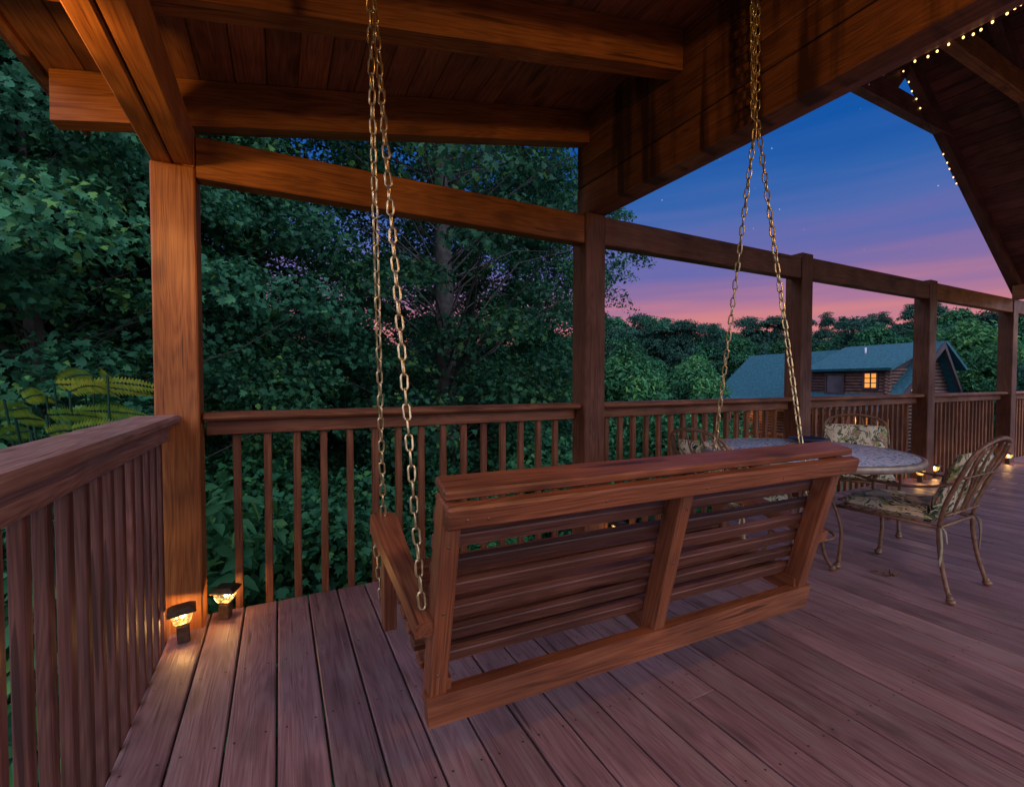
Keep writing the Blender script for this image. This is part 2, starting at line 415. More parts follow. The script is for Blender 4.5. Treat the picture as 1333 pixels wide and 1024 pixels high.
# ------------------------------------------------------------------ posts
PX = [(-.475, -.315), (1.765, 1.925), (4.07, 4.23), (6.42, 6.58), (8.76, 8.92)]
plabels = ['stout orange-lit corner post where the two railings meet', 'timber post under the plank wall, second from the left corner',
           'dark timber post in front of the neighbouring roof, middle of the row', 'dark timber post right of the lit cabin window',
           'farthest timber post beside the frame edge with a solar light at its foot']
for i, ((x0, x1), lb) in enumerate(zip(PX, plabels)):
    mb = MB()
    top = [2.03, 2.188, 2.22, 2.22, 2.20][i]
    mb.box(((x0 + x1) / 2, 2.495, (top - .3) / 2), (x1 - x0, .15, top + .3), ch=.006, grain=2, tone=[.75, .4, .3, .3, .3][i])
    if i == 0:
        mb.box((x1 - .024, 2.495, 2.03 + .085), (.044, .148, .17), ch=.004, grain=2, tone=.7)
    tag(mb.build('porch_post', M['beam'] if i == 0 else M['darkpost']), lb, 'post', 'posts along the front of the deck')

# ------------------------------------------------------------------ front beam between the posts
mb = MB()
segs = [(-.315, 1.765), (1.925, 4.07), (4.23, 6.42), (6.58, 8.76), (8.92, 14)]
blab = ['timber beam from the lit corner post to the second post', 'timber beam crossing the sky right of the second post',
        'timber beam above the neighbouring roof', 'knotty warm-lit timber beam left of the farthest post', 'timber beam beyond the farthest post']
for i, (a, b) in enumerate(segs):
    mb = MB(); dz = [0, .01, .022, .03, .03][i]
    mb.box(((a + b) / 2, 2.475, 2.08 + dz), (b - a, .09, .18), ch=.005, grain=0, tone=.55)
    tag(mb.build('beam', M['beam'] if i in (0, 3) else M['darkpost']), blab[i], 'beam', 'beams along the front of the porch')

# ------------------------------------------------------------------ railings
def railing(label, a, b, axis, fixed, capmat, bmat, spacing, bal, caps):
    """axis 0: along X at y=fixed; axis 1: along Y at x=fixed"""
    t = thing('railing', label, 'railing', (0, 0, 0), 0, 'railings round the deck')
    def P(u, off, z): return (u, fixed + off, z) if axis == 0 else (fixed - off, u, z)
    m = MB()
    cw = caps['w']; co = caps['off']
    m.board(P(a, co, .938), P(b, co, .938), cw, .036, ch=.011, tone=.6); m.build('cap_rail', capmat, t)
    m = MB(); m.board(P(a + .01, caps['ap'], .884), P(b - .01 if axis == 0 else b - .002, caps['ap'], .884), .036, .07, ch=.004, tone=.5); m.build('apron_rail', capmat, t)
    protos = []
    for k in range(5):
        m = MB()
        jl = k * .003 - .006
        m.box((0, 0, .33), (bal[0], bal[1], caps['bh']), ch=.003, grain=2, tone=[.2, .5, .8, .35, .65][k])
        o = m.build('baluster', bmat, t); protos.append(o)
    n = int((b - a - .04) / spacing); st = (b - a) / (n + 1) if axis == 0 else spacing
    for k in range(n):
        u = (a + st * (k + 1)) if axis == 0 else (b - .05 - spacing * k)
        if u < a: break
        if k < 5: o = protos[k]
        else:
            o = protos[rnd.randrange(5)].copy(); col.objects.link(o); o.parent = t
        o.location = P(u, caps['bo'], caps['bz'])
        o.rotation_euler = (rnd.uniform(-.002, .002), rnd.uniform(-.003, .003), rnd.uniform(-.05, .05))
    return t
cf = dict(w=.135, off=.0, ap=.022, bo=.0585, bh=1.10, bz=.02)
fl = ['front railing left of the second post with dark foliage behind', 'railing behind the chair back, left of the middle post',
      'railing in front of the neighbouring cabin behind the table', 'railing in front of the pale green tree', 'railing beyond the farthest post']
for i, (a, b) in enumerate(segs):
    if i == 4: b = 10.9
    railing(fl[i], a + .002, b - .002, 0, 2.515, M['railf'], M['railf'], .128 if i < 2 else .112, (.034, .034), cf)
cs = dict(w=.165, off=.02, ap=.0, bo=.0145, bh=1.10, bz=-.032)
railing('weathered side railing on the left with close-set balusters', -2.6, 2.405, 1, -.437, M['rail'], M['baluster'], .104, (.026, .030), cs)

# ------------------------------------------------------------------ low porch roof (left)
roof = thing('porch_roof', 'low sloping timber porch roof with exposed rafters over the swing', 'roof', (0, 0, 0))
mb = MB()
pw = .128; u = -.80; sx = 1 / math.sqrt(1.04)
X1 = Vector((sx, 0, .2 * sx)); Zu = Vector((-.2 * sx, 0, sx))
while u < 1.80:
    w = min(pw, 1.80 - u)
    c = Vector((u + w / 2, -.4, 2.47 + SL(u + w / 2))) + Zu * .011
    mb.box(c, (w / sx - .003, 6.6, .022), X1, (0, 1, 0), Zu, ch=.004, grain=1)
    u += pw
mb.build('ceiling_boards', M['ceiling'], roof)
mb = MB(); mb.box(Vector((.47, -.4, 2.47 + SL(.47))) + Zu * .05, (2.72, 6.64, .05), X1, (0, 1, 0), Zu, tone=.2); mb.build('roof_deck', M['gable'], roof)
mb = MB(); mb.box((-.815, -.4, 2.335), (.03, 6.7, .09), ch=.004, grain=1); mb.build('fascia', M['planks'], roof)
for y in (2.46, 1.70, .94, .18, -.58, -1.34):
    m = MB(); a, b = -.78, 1.79; zc = 2.27 + .1 - .002
    m.prism([(a, y - .04, 2.27 + SL(a) + (.0)), (b, y - .04, 2.27 + SL(b)), (b, y - .04, 2.466 + SL(b)), (a, y - .04, 2.466 + SL(a))], (0, .085, 0), (1, 0, .2), .5 if y < 2 else .6)
    m.build('rafter', M['beam'], roof)
m = MB()                                   # doubled header on the corner post
m.box((-.434, -.4, 2.115), (.072, 5.95, .17), ch=.006, grain=1, tone=.7)
m.box((-.357, -.4, 2.118), (.074, 5.95, .168), ch=.006, grain=1, tone=.8)
m.build('header_beam', M['beam'], roof)

# plank wall carried by the second post, between the low roof and the gable
wall = thing('plank_wall', 'long stained plank wall and header above the second post', 'wall')
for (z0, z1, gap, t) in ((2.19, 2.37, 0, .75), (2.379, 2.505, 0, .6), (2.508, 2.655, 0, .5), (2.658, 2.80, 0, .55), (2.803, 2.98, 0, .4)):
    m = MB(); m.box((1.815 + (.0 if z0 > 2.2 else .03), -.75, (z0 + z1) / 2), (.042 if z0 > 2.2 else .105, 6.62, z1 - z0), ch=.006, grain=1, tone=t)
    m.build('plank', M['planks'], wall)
m = MB(); m.box((1.918, -.75, 2.262), (.036, 6.6, .10), ch=.005, grain=1, tone=.6); m.box((1.969, -.75, 2.27), (.062, 6.6, .09), ch=.004, grain=1, tone=.9)
m.build('lower_trim', M['gable'], wall)

# ------------------------------------------------------------------ gable roof (right)
gr = thing('gable_roof', 'tall dark timber gable roof with collar ties against the blue sky', 'roof')
RX, RZ, EX0, EX1, EZ = 5.37, 4.76, 1.90, 8.95, 2.36
sr = (RZ - EZ) / (EX1 - RX); slr = (RZ - EZ) / (RX - EX0)
def slope_boards(x0, z0, x1, z1, name):
    m = MB(); d = Vector((x1 - x0, 0, z1 - z0)); L = d.length; d /= L; nrm = Vector((-d.z, 0, d.x))
    if nrm.z < 0: nrm = -nrm
    n = int(L / .13); w = L / n
    for k in range(n):
        c = Vector((x0, -.69, z0)) + d * (w * (k + .5)) + nrm * .012
        m.box(c, (w - .003, 6.4, .024), d, (0, 1, 0), nrm, ch=.004, grain=1)
    m.build(name, M['gable'], gr)
    m = MB(); c = Vector((x0, -.69, z0)) + d * (L / 2) + nrm * .06
    m.box(c, (L, 6.41, .06), d, (0, 1, 0), nrm, tone=.2); m.build('roof_deck', M['gable'], gr)
slope_boards(EX0 + .16, EZ + .13 + .16 * slr, RX, RZ + .13, 'roof_boards')
slope_boards(RX, RZ + .13, EX1 + .3, EZ + .13 - .3 * sr, 'roof_boards')
for y in (2.42, 1.76, 1.06, .36, -.4, -1.2):
    m = MB()
    m.prism([(RX, y, RZ - .06), (RX, y, RZ + .127), (EX1 + .1, y, EZ + .127 - .1 * sr), (EX1 + .1, y, EZ - .06 - .1 * sr)], (0, .085, 0), (1, 0, -sr), .4)
    m.build('rafter', M['gable'], gr)
    m = MB()
    m.prism([(RX, y, RZ - .06), (RX, y, RZ + .127), (EX0 + .15, y, EZ + .127 + .15 * slr), (EX0 + .15, y, EZ - .06 + .15 * slr)], (0, .085, 0), (1, 0, slr), .4)
    m.build('rafter', M['gable'], gr)
    m = MB(); m.box((RX, y + .04, 3.97), (2.95 if y > 2 else 3.0, .09, .2), ch=.005, grain=0, tone=.5 if y > 2 else .9)
    m.build('collar_tie', M['gable'] if y > 2 else M['beam'], gr)
m = MB()                                    # gusset above the front collar tie
m.prism([(5.0, 2.44, 4.06), (5.64, 2.44, 4.06), (5.94, 2.44, 4.37), (5.42, 2.44, 4.72), (5.0, 2.44, 4.5)], (0, .045, 0), (1, 0, 0), .3)
m.build('gusset_board', M['gable'], gr)
m = MB(); m.box((8.86, -.75, 2.29), (.16, 6.4, .18), ch=.006, grain=1, tone=.5); m.build('eave_beam', M['beam'], gr)

# ------------------------------------------------------------------ projection helpers (pixels of the 1333 wide photo -> world, used to measure)
YAW, PITCH, F = R(27), math.atan(16 / 595), 595.0
fwd = Vector((math.sin(YAW) * math.cos(PITCH), math.cos(YAW) * math.cos(PITCH), -math.sin(PITCH)))
rgt = Vector((math.cos(YAW), -math.sin(YAW), 0)); upv = rgt.cross(fwd)
CAM = Vector((0, 0, H))
def ray(px, py): return (fwd * F + rgt * (px - 666.5) - upv * (py - 512)).normalized()
def on_y(px, py, y): d = ray(px, py); return CAM + d * ((y - CAM.y) / d.y)
def on_x(px, py, x): d = ray(px, py); return CAM + d * ((x - CAM.x) / d.x)
def on_z(px, py, z): d = ray(px, py); return CAM + d * ((z - CAM.z) / d.z)

# ------------------------------------------------------------------ fairy lights
sl = thing('string_lights', 'string of tiny warm fairy lights along the dark gable timbers', 'string lights')
pts = []
for (px, py) in ((1329, 6), (1321, 11), (1311, 18), (1292, 29), (1277, 39), (1267, 45), (1254, 49), (1235, 58), (1220, 67), (1208, 74), (1191, 80)):
    pts.append((on_x(px, py, 2.003), 1))
pts += [(on_x(1150, 98, 2.003), 0), (on_x(1131, 110, 2.003), 0)]
pts2 = [(on_y(px, py, 2.41), 1) for (px, py) in ((1176, 93), (1183, 107), (1187, 119), (1193, 129), (1198, 141), (1228, 201), (1233, 212), (1236, 220), (1241, 231), (1245, 239)  )]
for seq in (pts, pts2):
    w = MB(); P = []
    for i, (p, on) in enumerate(seq):
        P.append(p + Vector((.0, 0, .012)))
        if i + 1 < len(seq): P.append((p + seq[i + 1][0]) / 2 + Vector((0, 0, rnd.uniform(-.02, .02))))
    w.tube(P, .0025, 5); w.build('wire', M['wire'], sl)
    for i, (p, on) in enumerate(seq):
        m = MB(); m.ball(p, .0034 if seq is pts else .0066, 8, (1, 1, 1.4)); m.build('bulb', M['fairy'] if on else M['fairyoff'], sl)

# ------------------------------------------------------------------ solar lights
def solar_mesh():
    t = thing('solar_light', 'x', 'solar light')
    m = MB(); m.box((0, 0, .037), (.045, .045, .074), ch=.004, tone=.4); m.box((0, 0, .077), (.036, .036, .006), ch=.002); m.build('base', M['capmetal'], t)
    m = MB(); vs = []
    for r, z in ((.022, .080), (.031, .090), (.037, .108), (.041, .132)):
        for k in range(20):
            a = 2 * math.pi * k / 20 + .15; q = 1.0 / max(abs(math.cos(a)), abs(math.sin(a))) ** .8
            vs.append((r * q * math.cos(a) * (1 - .06 * (k % 2)), r * q * math.sin(a) * (1 - .06 * (k % 2)), z))
    fs = [(i * 20 + k, i * 20 + (k + 1) % 20, (i + 1) * 20 + (k + 1) % 20, (i + 1) * 20 + k) for i in range(3) for k in range(20)]
    m.add(vs, fs); m.build('lens', M['lens'], t)
    m = MB(); m.ball((0, 0, .112), .010, 8, (1, 1, 1.2)); m.build('bulb', M['bulb'], t)
    m = MB(); m.box((0, 0, .137), (.096, .096, .006), ch=.002)
    vs = [(-.046, -.046, .1405), (.046, -.046, .1405), (.046, .046, .1405), (-.046, .046, .1405), (-.03, -.03, .152), (.03, -.03, .152), (.03, .03, .152), (-.03, .03, .152)]
    m.add(vs, [(0, 1, 5, 4), (1, 2, 6, 5), (2, 3, 7, 6), (3, 0, 4, 7), (4, 5, 6, 7)])
    for q in (-1, 1): m.box((0, q * .0495, .135), (.100, .003, .005), ch=.001); m.box((q * .0495, 0, .135), (.003, .096, .005), ch=.001)
    m.build('cap', M['capmetal'], t)
    return t
SLT = [((-.372, 2.335), .15, 'solar light at the foot of the left corner post, nearest the side railing', 1.3),
       ((-.235, 2.475), -.3, 'solar light beside the first front balusters, right of the corner post', 1.0),
       ((2.03, 2.40), .1, 'solar light at the foot of the second post, glimpsed through the swing slats', 1.0),
       ((6.22, 2.40), .2, 'solar light just left of the post by the lit cabin', 1.3),
       ((6.66, 2.44), .1, 'solar light just right of the post by the lit cabin', 1.3),
       ((8.62, 2.40), .0, 'solar light at the foot of the farthest post', 1.5)]
s0 = solar_mesh(); note_kids(s0)
lamps = []
for i, ((x, y), rz, lb, e) in enumerate(SLT):
    t = s0 if i == 0 else dup(s0, (0, 0, 0))
    t.location = (x, y, 0); t.rotation_euler = (R(1), R(-3) if i == 0 else R(2), rz); t['label'] = lb; t['group'] = 'solar lights round the deck'
    lamps.append(((x, y, .105), e, t))

# ------------------------------------------------------------------ porch swing
sw = thing('porch_swing', 'brown slatted wooden porch swing seen from behind, hung on chains', 'porch swing', (.318, 1.13, 0), R(-1.9))
W = 1.502
def part(name, m, mat=None): return m.build(name, mat or M['swing'], sw)
BD = Vector((0, -.155, .60)).normalized()            # up the back
BN = Vector((0, BD.z, -BD.y))                        # forward normal of the back
def BP(x, s, f=0): return Vector((x, .0, .285)) + BD * s + BN * f
m = MB(); m.prism([(0.005, -.045, .235), (0.0, -.045, .312), (W + .01, -.045, .312), (W - .02, -.045, .235)], (0, .04, 0), (1, 0, 0), .55); part('bottom_rail', m)
for x, t in ((.03, .8), (W * .5, .6), (W - .035, .6)):
    m = MB(); m.box(BP(x, .27, .0), (.046, .065, .60), (1, 0, 0), BN, BD, ch=.004, grain=2, tone=t); part('back_post', m)
# rear top rail, then the cap board lying over it
m = MB(); m.box(BP(W / 2 + .002, .552, -.055), (W - .002, .036, .055), (1, 0, 0), BN, BD, ch=.006, grain=0, tone=.75); part('top_rail', m)
m = MB(); m.box(BP(W / 2 - .006, .5965, -.006), (W - .018, .086, .023), (1, 0, 0), BN, BD, ch=.005, grain=0, tone=.7); part('cap_board', m)
for k in range(7):
    m = MB(); s = .078 + k * .070
    cs_, sn_ = math.cos(R(8)), math.sin(R(8)); bd = BD * cs_ - BN * sn_; bn = BN * cs_ + BD * sn_
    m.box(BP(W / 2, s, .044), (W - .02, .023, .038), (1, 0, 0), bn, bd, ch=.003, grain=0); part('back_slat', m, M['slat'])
m = MB()
for x, ss in ((.03, (.10, .28, .46)), (W * .5, (.10, .28, .46)), (W - .035, (.12, .20, .28, .36, .5))):
    for q in ss:
        c = BP(x + rnd.uniform(-.006, .006), q, -.033); m.tube([c, c - BN * .0012], .0042, 8)
for x in (.05, .10, .42, .77, 1.1, W - .1): c = BP(x, .552 + rnd.uniform(-.008, .008), -.0735); m.tube([c, c - BN * .001], .004, 8)
part('screws', m, M['iron'])
# seat: slats on three curved stringers
def SP(x, u):                                         # u 0 (rear) .. 1 (front)
    return Vector((x, .045 + .42 * u, .352 + .05 * u + .03 * u * u))
for k in range(7):
    m = MB(); u = k / 6; a = SP(0, max(0, u - .05)); b = SP(0, u + .05); d = (b - a).normalized(); n_ = Vector((1, 0, 0)).cross(d)
    m.box(SP(W / 2 - .004, u) + n_ * .011, (W - .006, .050, .021), (1, 0, 0), d, n_, ch=.003, grain=0); part('seat_slat', m)
for x in (.045, W * .5, W - .05):
    m = MB()
    pr = [SP(x - .02, u) - Vector((0, 0, .001)) for u in (-.18, 0, .25, .5, .75, 1.04)]
    pr += [SP(x - .02, u) - Vector((0, 0, .062)) for u in (1.04, .75, .5, .25, 0, -.18)]
    m.prism(pr, (.042, 0, 0), (0, 1, .15), .6); part('seat_stringer', m)
for sd in (0, 1):
    xr = -.012 if sd == 0 else W + .014                # centre line of the arm at the rear
    a = Vector((xr, -.085, .512)); b = Vector((xr + (-.012 if sd == 0 else .012), .475, .628))
    d = (b - a).normalized(); n_ = Vector((1, 0, 0)).cross(d)
    m = MB(); X = Vector((1, 0, 0)); ws = [(0, .024), (.25, .027), (.6, .036), (.92, .045), (.98, .038), (1.0, .026)]
    L = (b - a).length
    top = [a + d * (L * q) - X * w for q, w in ws] + [a + d * (L * q) + X * w for q, w in ws[::-1]]
    m.prism([p - n_ * .022 for p in top], n_ * .042, d, .8); part('arm', m)
    f = a + d * (L * .84)
    m = MB(); m.box((f.x + (.006 if sd == 0 else -.006), f.y + .0, (f.z + .29) / 2 - .012), (.04, .062, f.z - .29 - .02), ch=.003, grain=2, tone=.6); part('arm_support', m)

def chain_mesh(p0, p1, pitch=.0385, wire=.0034, wl=.0116, sag=0, tw=0.0, end=True, jit=.12):
    """row of real interlocked links from p0 to p1"""
    p0, p1 = Vector(p0), Vector(p1); m = MB(); d = p1 - p0; L = d.length; d /= L
    n = max(2, int(round(L / pitch))); st = L / n; ll = st / 2 + wire * 1.0
    a = Vector((1, 0, 0)) if abs(d.x) < .8 else Vector((0, 1, 0)); u = d.cross(a).normalized(); w = d.cross(u)
    for k in range(n):
        c = p0 + d * (st * (k + .5)); c.z -= sag * math.sin(math.pi * (k + .5) / n)
        an = (0 if k % 2 else math.pi / 2) + tw * k + rnd.uniform(-jit, jit)
        s_ = u * math.cos(an) + w * math.sin(an); dd = (d + s_ * rnd.uniform(-.06, .06)).normalized()
        P = []; hl = ll - wl + wire * .6
        for q in range(5):
            b = math.pi * q / 4; P.append(c + dd * (hl + (wl - wire) * math.sin(b)) + s_ * ((wl - wire) * math.cos(b)))
        for q in range(5):
            b = math.pi + math.pi * q / 4; P.append(c + dd * (-hl + (wl - wire) * math.sin(b)) + s_ * ((wl - wire) * math.cos(b)))
        m.tube(P, wire, 6, closed=True)
    return m
Mi = Matrix.Rotation(R(1.9), 4, 'Z') @ Matrix.Translation((-.318, -1.13, 0))
def loc(p): return Mi @ Vector(p)
def chains(knot, top, front, rear, under, extra):
    k = loc(knot); t = loc(top)
    part('chain', chain_mesh(loc(front), k, tw=.03), M['chain'])
    part('chain', chain_mesh(loc(rear), k + Vector((.012, .004, 0)), tw=-.02), M['chain'])
    for dx, dy, l in extra:
        part('chain', chain_mesh(k + Vector((dx, dy, 0)), t + Vector((dx * 1.2, dy, 0)), tw=.02 * (1 + 10 * dx), jit=.3), M['chain'])
    if under: part('chain', chain_mesh(loc(front) + Vector((-.03, .01, -.03)), loc(under), jit=.3), M['chain'])
    m = MB()
    m.tube([t + Vector((.0, .0, .0)), t + Vector((.02, 0, .02)), t + Vector((.015, 0, .045)), t + Vector((0, 0, .06)), t + Vector((0, 0, .13))], .005, 8)
    part('hook', m, M['chain'])
armL_f = sw.matrix_world
def WS(p):                                            # swing local -> world
    c, s = math.cos(R(-1.9)), math.sin(R(-1.9)); return Vector((.318 + c * p[0] - s * p[1], 1.13 + s * p[0] + c * p[1], p[2]))
fl_, rl_ = WS((-.022, .445, .64)), WS((-.010, -.045, .543))
fr_, rr_ = WS((W + .024, .445, .64)), WS((W + .012, -.045, .543))
chains((.232, 1.31, 2.15), (.205, 1.31, 2.47), fl_, rl_, WS((-.03, .44, .36)), [(0, 0, 0), (.012, .004, 0), (-.01, .01, 0)])
chains((1.815 - .03, 1.262, 2.19), (1.80 - .03, 1.262, 2.76), fr_, rr_, None, [(-.020, 0, 0), (-.004, .006, 0), (.010, 0, 0), (.022, .006, 0)])
m = MB(); p = rl_; 
for q in (rl_, fl_, rr_, fr_):
    e = MB(); c = loc(q); e.tube([c + Vector((.011 * math.cos(a), .011 * math.sin(a), -.008)) for a in np.linspace(0, 2 * math.pi, 10)[:-1]], .0035, 6, closed=True)
    part('eye_bolt', e, M['capmetal'])

def smooth(P, n=4):
    """Catmull-Rom through points"""
    P = [Vector(p) for p in P]; out = []
    for i in range(len(P) - 1):
        a, b, c, d = P[max(i - 1, 0)], P[i], P[i + 1], P[min(i + 2, len(P) - 1)]
        for k in range(n):
            t = k / n; out.append(.5 * ((2 * b) + (c - a) * t + (2 * a - 5 * b + 4 * c - d) * t * t + (-a + 3 * b - 3 * c + d) * t ** 3))
    out.append(P[-1]); return out
# ------------------------------------------------------------------ table and chairs
tb = thing('patio_table', 'round patio table with bluish mosaic glass top', 'table', (2.60, 1.54, 0))
tb.scale = (.95, .95, 1)
m = MB(); m.lathe((0, 0, 0), [(.535, .708), (.535, .716), (.53, .7175)], 72); m.build('tabletop', M['mosaic'], tb)
m = MB(); m.lathe((0, 0, 0), [(.528, .680), (.552, .683), (.559, .700), (.556, .714), (.546, .7185), (.5365, .718), (.5365, .7055)], 72); m.build('rim', M['ironlight'], tb)
for k in range(3):
    a = R((-11, 95, 200)[k]); c, s = math.cos(a), math.sin(a); m = MB()
    pr = smooth([(.36, .69, 0), (.33, .62, 0), (.24, .48, 0), (.18, .34, 0), (.17, .22, 0), (.20, .10, 0), (.25, .03, 0)], 3)
    pr = [(q.x, q.y) for q in pr]
    m.tube([(r * c, r * s, z) for r, z in pr], .0105, 8); m.ball((.262 * c, .262 * s, .02), .02, 10)
    m.build('leg', M['iron'], tb)
m = MB(); m.tube([(.17 * math.cos(a), .17 * math.sin(a), .26) for a in np.linspace(0, 2 * math.pi, 25)[:-1]], .008, 6, closed=True); m.build('leg_ring', M['iron'], tb)
m = MB(); m.lathe((0, 0, 0), [(.05, .001), (.085, .012), (.11, .026), (.104, .026), (.08, .014), (.01, .006)], 32)
ds = m.build('dish', M['dish']); tag(ds, 'dark shallow dish near the far rim of the round table', 'dish'); ds.location = on_z(1052, 575, .7185) ; ds.location.z = .7185

def cushion(c, X, Y, Z, w, l, t, seedv):
    """puffy cushion with wrinkled surface; Z is the thin direction"""
    c = Vector(c); m = MB(); n = 14; vs = []; fs = []; rr = random.Random(seedv)
    ph = [(rr.uniform(3, 9), rr.uniform(0, 6), rr.uniform(3, 9)) for _ in range(4)]
    for side in (1, -1):
        for i in range(n + 1):
            for j in range(n + 1):
                u, v = i / n * 2 - 1, j / n * 2 - 1
                e = (1 - abs(u) ** 5) * (1 - abs(v) ** 5); e = max(e, 0) ** .42
                sx_ = 1 - .05 * abs(v) ** 3; sy_ = 1 - .05 * abs(u) ** 3
                wr = sum(math.sin(a * u + b + d * v) for a, b, d in ph) * .0035
                z = side * (t / 2) * e * (1 - .12 * math.exp(-(u * u + v * v) * 3)) + wr * e
                vs.append(c + X * (u * w / 2 * sx_) + Y * (v * l / 2 * sy_) + Z * z)
    def I(s, i, j): return s * (n + 1) ** 2 + i * (n + 1) + j
    for i in range(n):
        for j in range(n):
            fs.append((I(0, i, j), I(0, i + 1, j), I(0, i + 1, j + 1), I(0, i, j + 1)))
            fs.append((I(1, i, j + 1), I(1, i + 1, j + 1), I(1, i + 1, j), I(1, i, j)))
    m.add(vs, fs, None, None, True)
    # welted edge
    ed = []
    for q in range(48):
        a = 2 * math.pi * q / 48; cu, cv = math.cos(a), math.sin(a); k = 1 / max(abs(cu), abs(cv)) ** .93
        ed.append(c + X * (cu * k * w / 2 * .985) + Y * (cv * k * l / 2 * .985))
    m.tube(ed, .006, 6, closed=True)
    return m
def make_chair(label):
    t = thing('patio_chair', label, 'chair', group='wrought iron patio chairs')
    r = .0105
    ST = lambda s: [(s * .205, -.215, .365), (s * .212, -.238, .48), (s * .214, -.285, .61), (s * .205, -.33, .73)]
    # back frame: two stiles joined by an arch
    arch = ST(-1) + [(-.17, -.358, .785), (-.09, -.372, .812), (0, -.377, .822), (.09, -.372, .812), (.17, -.358, .785)] + ST(1)[::-1]
    m = MB(); m.tube(smooth(arch, 4), r, 8); m.build('back_frame', M['iron'], t)
    def bk(x, z):
        y = -.215 - max(0, z - .365) ** 1.15 * .39
        return (x, y - .006, z)
    for (a, b, c_) in ((-.02, -.06, -.15), (.02, .06, .15), (-.02, -.03, -.06), (.02, .03, .06), (-.12, -.15, -.19), (.12, .15, .19)):
        m = MB(); m.tube(smooth([bk(a, .42), bk(b * 1.0, .57), bk(c_ * .95, .70), bk(c_ * .8, .806 - abs(c_) * .12)], 4), .006, 6); m.build('back_bar', M['iron'], t)
    m = MB(); m.tube([bk(-.208, .43), bk(.208, .43)], .007, 6); m.tube([bk(-.208, .63), bk(.208, .63)], .006, 6); m.build('back_rail', M['iron'], t)
    # seat frame
    fr = [(-.205, -.215, .365), (.205, -.215, .365), (.235, .235, .37), (-.235, .235, .37)]
    m = MB(); 
    for i in range(4): m.tube([fr[i], fr[(i + 1) % 4]], .0095, 8)
    for k in range(7):
        y = -.15 + k * .06; m.tube([(-.215, y, .363), (.215, y, .363)], .0045, 5)
    m.build('seat_frame', M['iron'], t)
    for s in (-1, 1):
        m = MB(); P = smooth([(s * .205, -.215, .365), (s * .208, -.218, .28), (s * .214, -.235, .16), (s * .224, -.262, .05), (s * .226, -.268, .03)], 4)
        m.tube(P, r, 8); m.ball((s * .226, -.270, .030), .016, 8); m.ball((s * .226, -.274, .0165), .021, 10, (1, 1, .8)); m.ball((s * .226, -.268, .052), .009, 6)
        m.build('leg', M['iron'], t)
        m = MB(); P = smooth([(s * .240, .235, .545), (s * .243, .262, .48), (s * .240, .262, .40), (s * .237, .235, .33), (s * .236, .212, .22), (s * .238, .218, .10), (s * .24, .222, .04)], 4)
        m.tube(P, r, 8); m.ball((s * .24, .226, .032), .016, 8); m.ball((s * .24, .230, .0165), .021, 10, (1, 1, .8)); m.ball((s * .24, .226, .054), .009, 6)
        m.build('leg', M['iron'], t)
        m = MB(); P = smooth([(s * .212, -.278, .60), (s * .236, -.17, .565), (s * .256, -.02, .553), (s * .256, .12, .572), (s * .248, .21, .582), (s * .243, .265, .562), (s * .241, .28, .522), (s * .240, .262, .492), (s * .240, .238, .50)], 4)
        m.tube(P, r * .95, 8, flat=.7); m.build('arm', M['iron'], t)
        m = MB(); m.tube(smooth([(s * .21, -.222, .37), (s * .232, -.232, .34), (s * .238, -.238, .27), (s * .243, -.232, .18)], 3), .006, 5, flat=.35)
        m.tube(smooth([(s * .21, -.225, .37), (s * .218, -.245, .35), (s * .212, -.25, .29)], 3), .005, 5, flat=.35); m.build('cushion_tie', M['strap'], t)
    X = Vector((1, 0, 0)); m = cushion((0, .02, .405), X, Vector((0, 1, .0)), Vector((0, 0, 1)), .44, .46, .078, 5); m.build('seat_cushion', M['floral'], t)
    d = Vector((0, -.36, 1)).normalized(); nn = Vector((0, d.z, -d.y))
    m = cushion(Vector((0, -.230, .570)) , X, d, nn, .41, .365, .075, 9); m.build('back_cushion', M['floral'], t)
    return t
ch0 = make_chair('patio chair in front at the right, its cushioned back seen from behind'); note_kids(ch0)
ch0.location = (3.15, 1.275, 0); ch0.rotation_euler = (0, 0, R(1))
dup(ch0, (3.95, 1.92, 0), R(118), label='patio chair behind the table facing us, lit cabin windows above its back')
dup(ch0, (2.50, 1.86, 0), R(-92), label='patio chair left of the table, its arched back behind the swing chain')
# dry leaves lying on the boards
for i, (px, py, s, lb) in enumerate(((1160, 749, .05, 'largest brown dry leaf on the deck boards below the cushioned seat'), (1140, 744, .022, 'small dry leaf flake on the boards left of the big leaf'))):
    p = on_z(px, py, .003); m = MB(); q = rnd.uniform(0, 3); vs = []
    n = 12
    for k in range(n):
        a = 2 * math.pi * k / n; rr = s * (.55 + .45 * (k % 2)) * (1.25 if k in (0, 6) else 1)
        vs.append((rr * math.cos(a + q), rr * math.sin(a + q) * .6, .004 + .5 * s * abs(math.sin(a)) * (k % 2)))
    vs.append((0, 0, .006)); m.add(vs, [(k, (k + 1) % n, n) for k in range(n)]); o = m.build('dry_leaf', M['deadleaf']); o.location = p
    sm_ = o.modifiers.new('thick', 'SOLIDIFY'); sm_.thickness = .0015
    tag(o, lb, 'leaf', 'dry leaves on the deck')

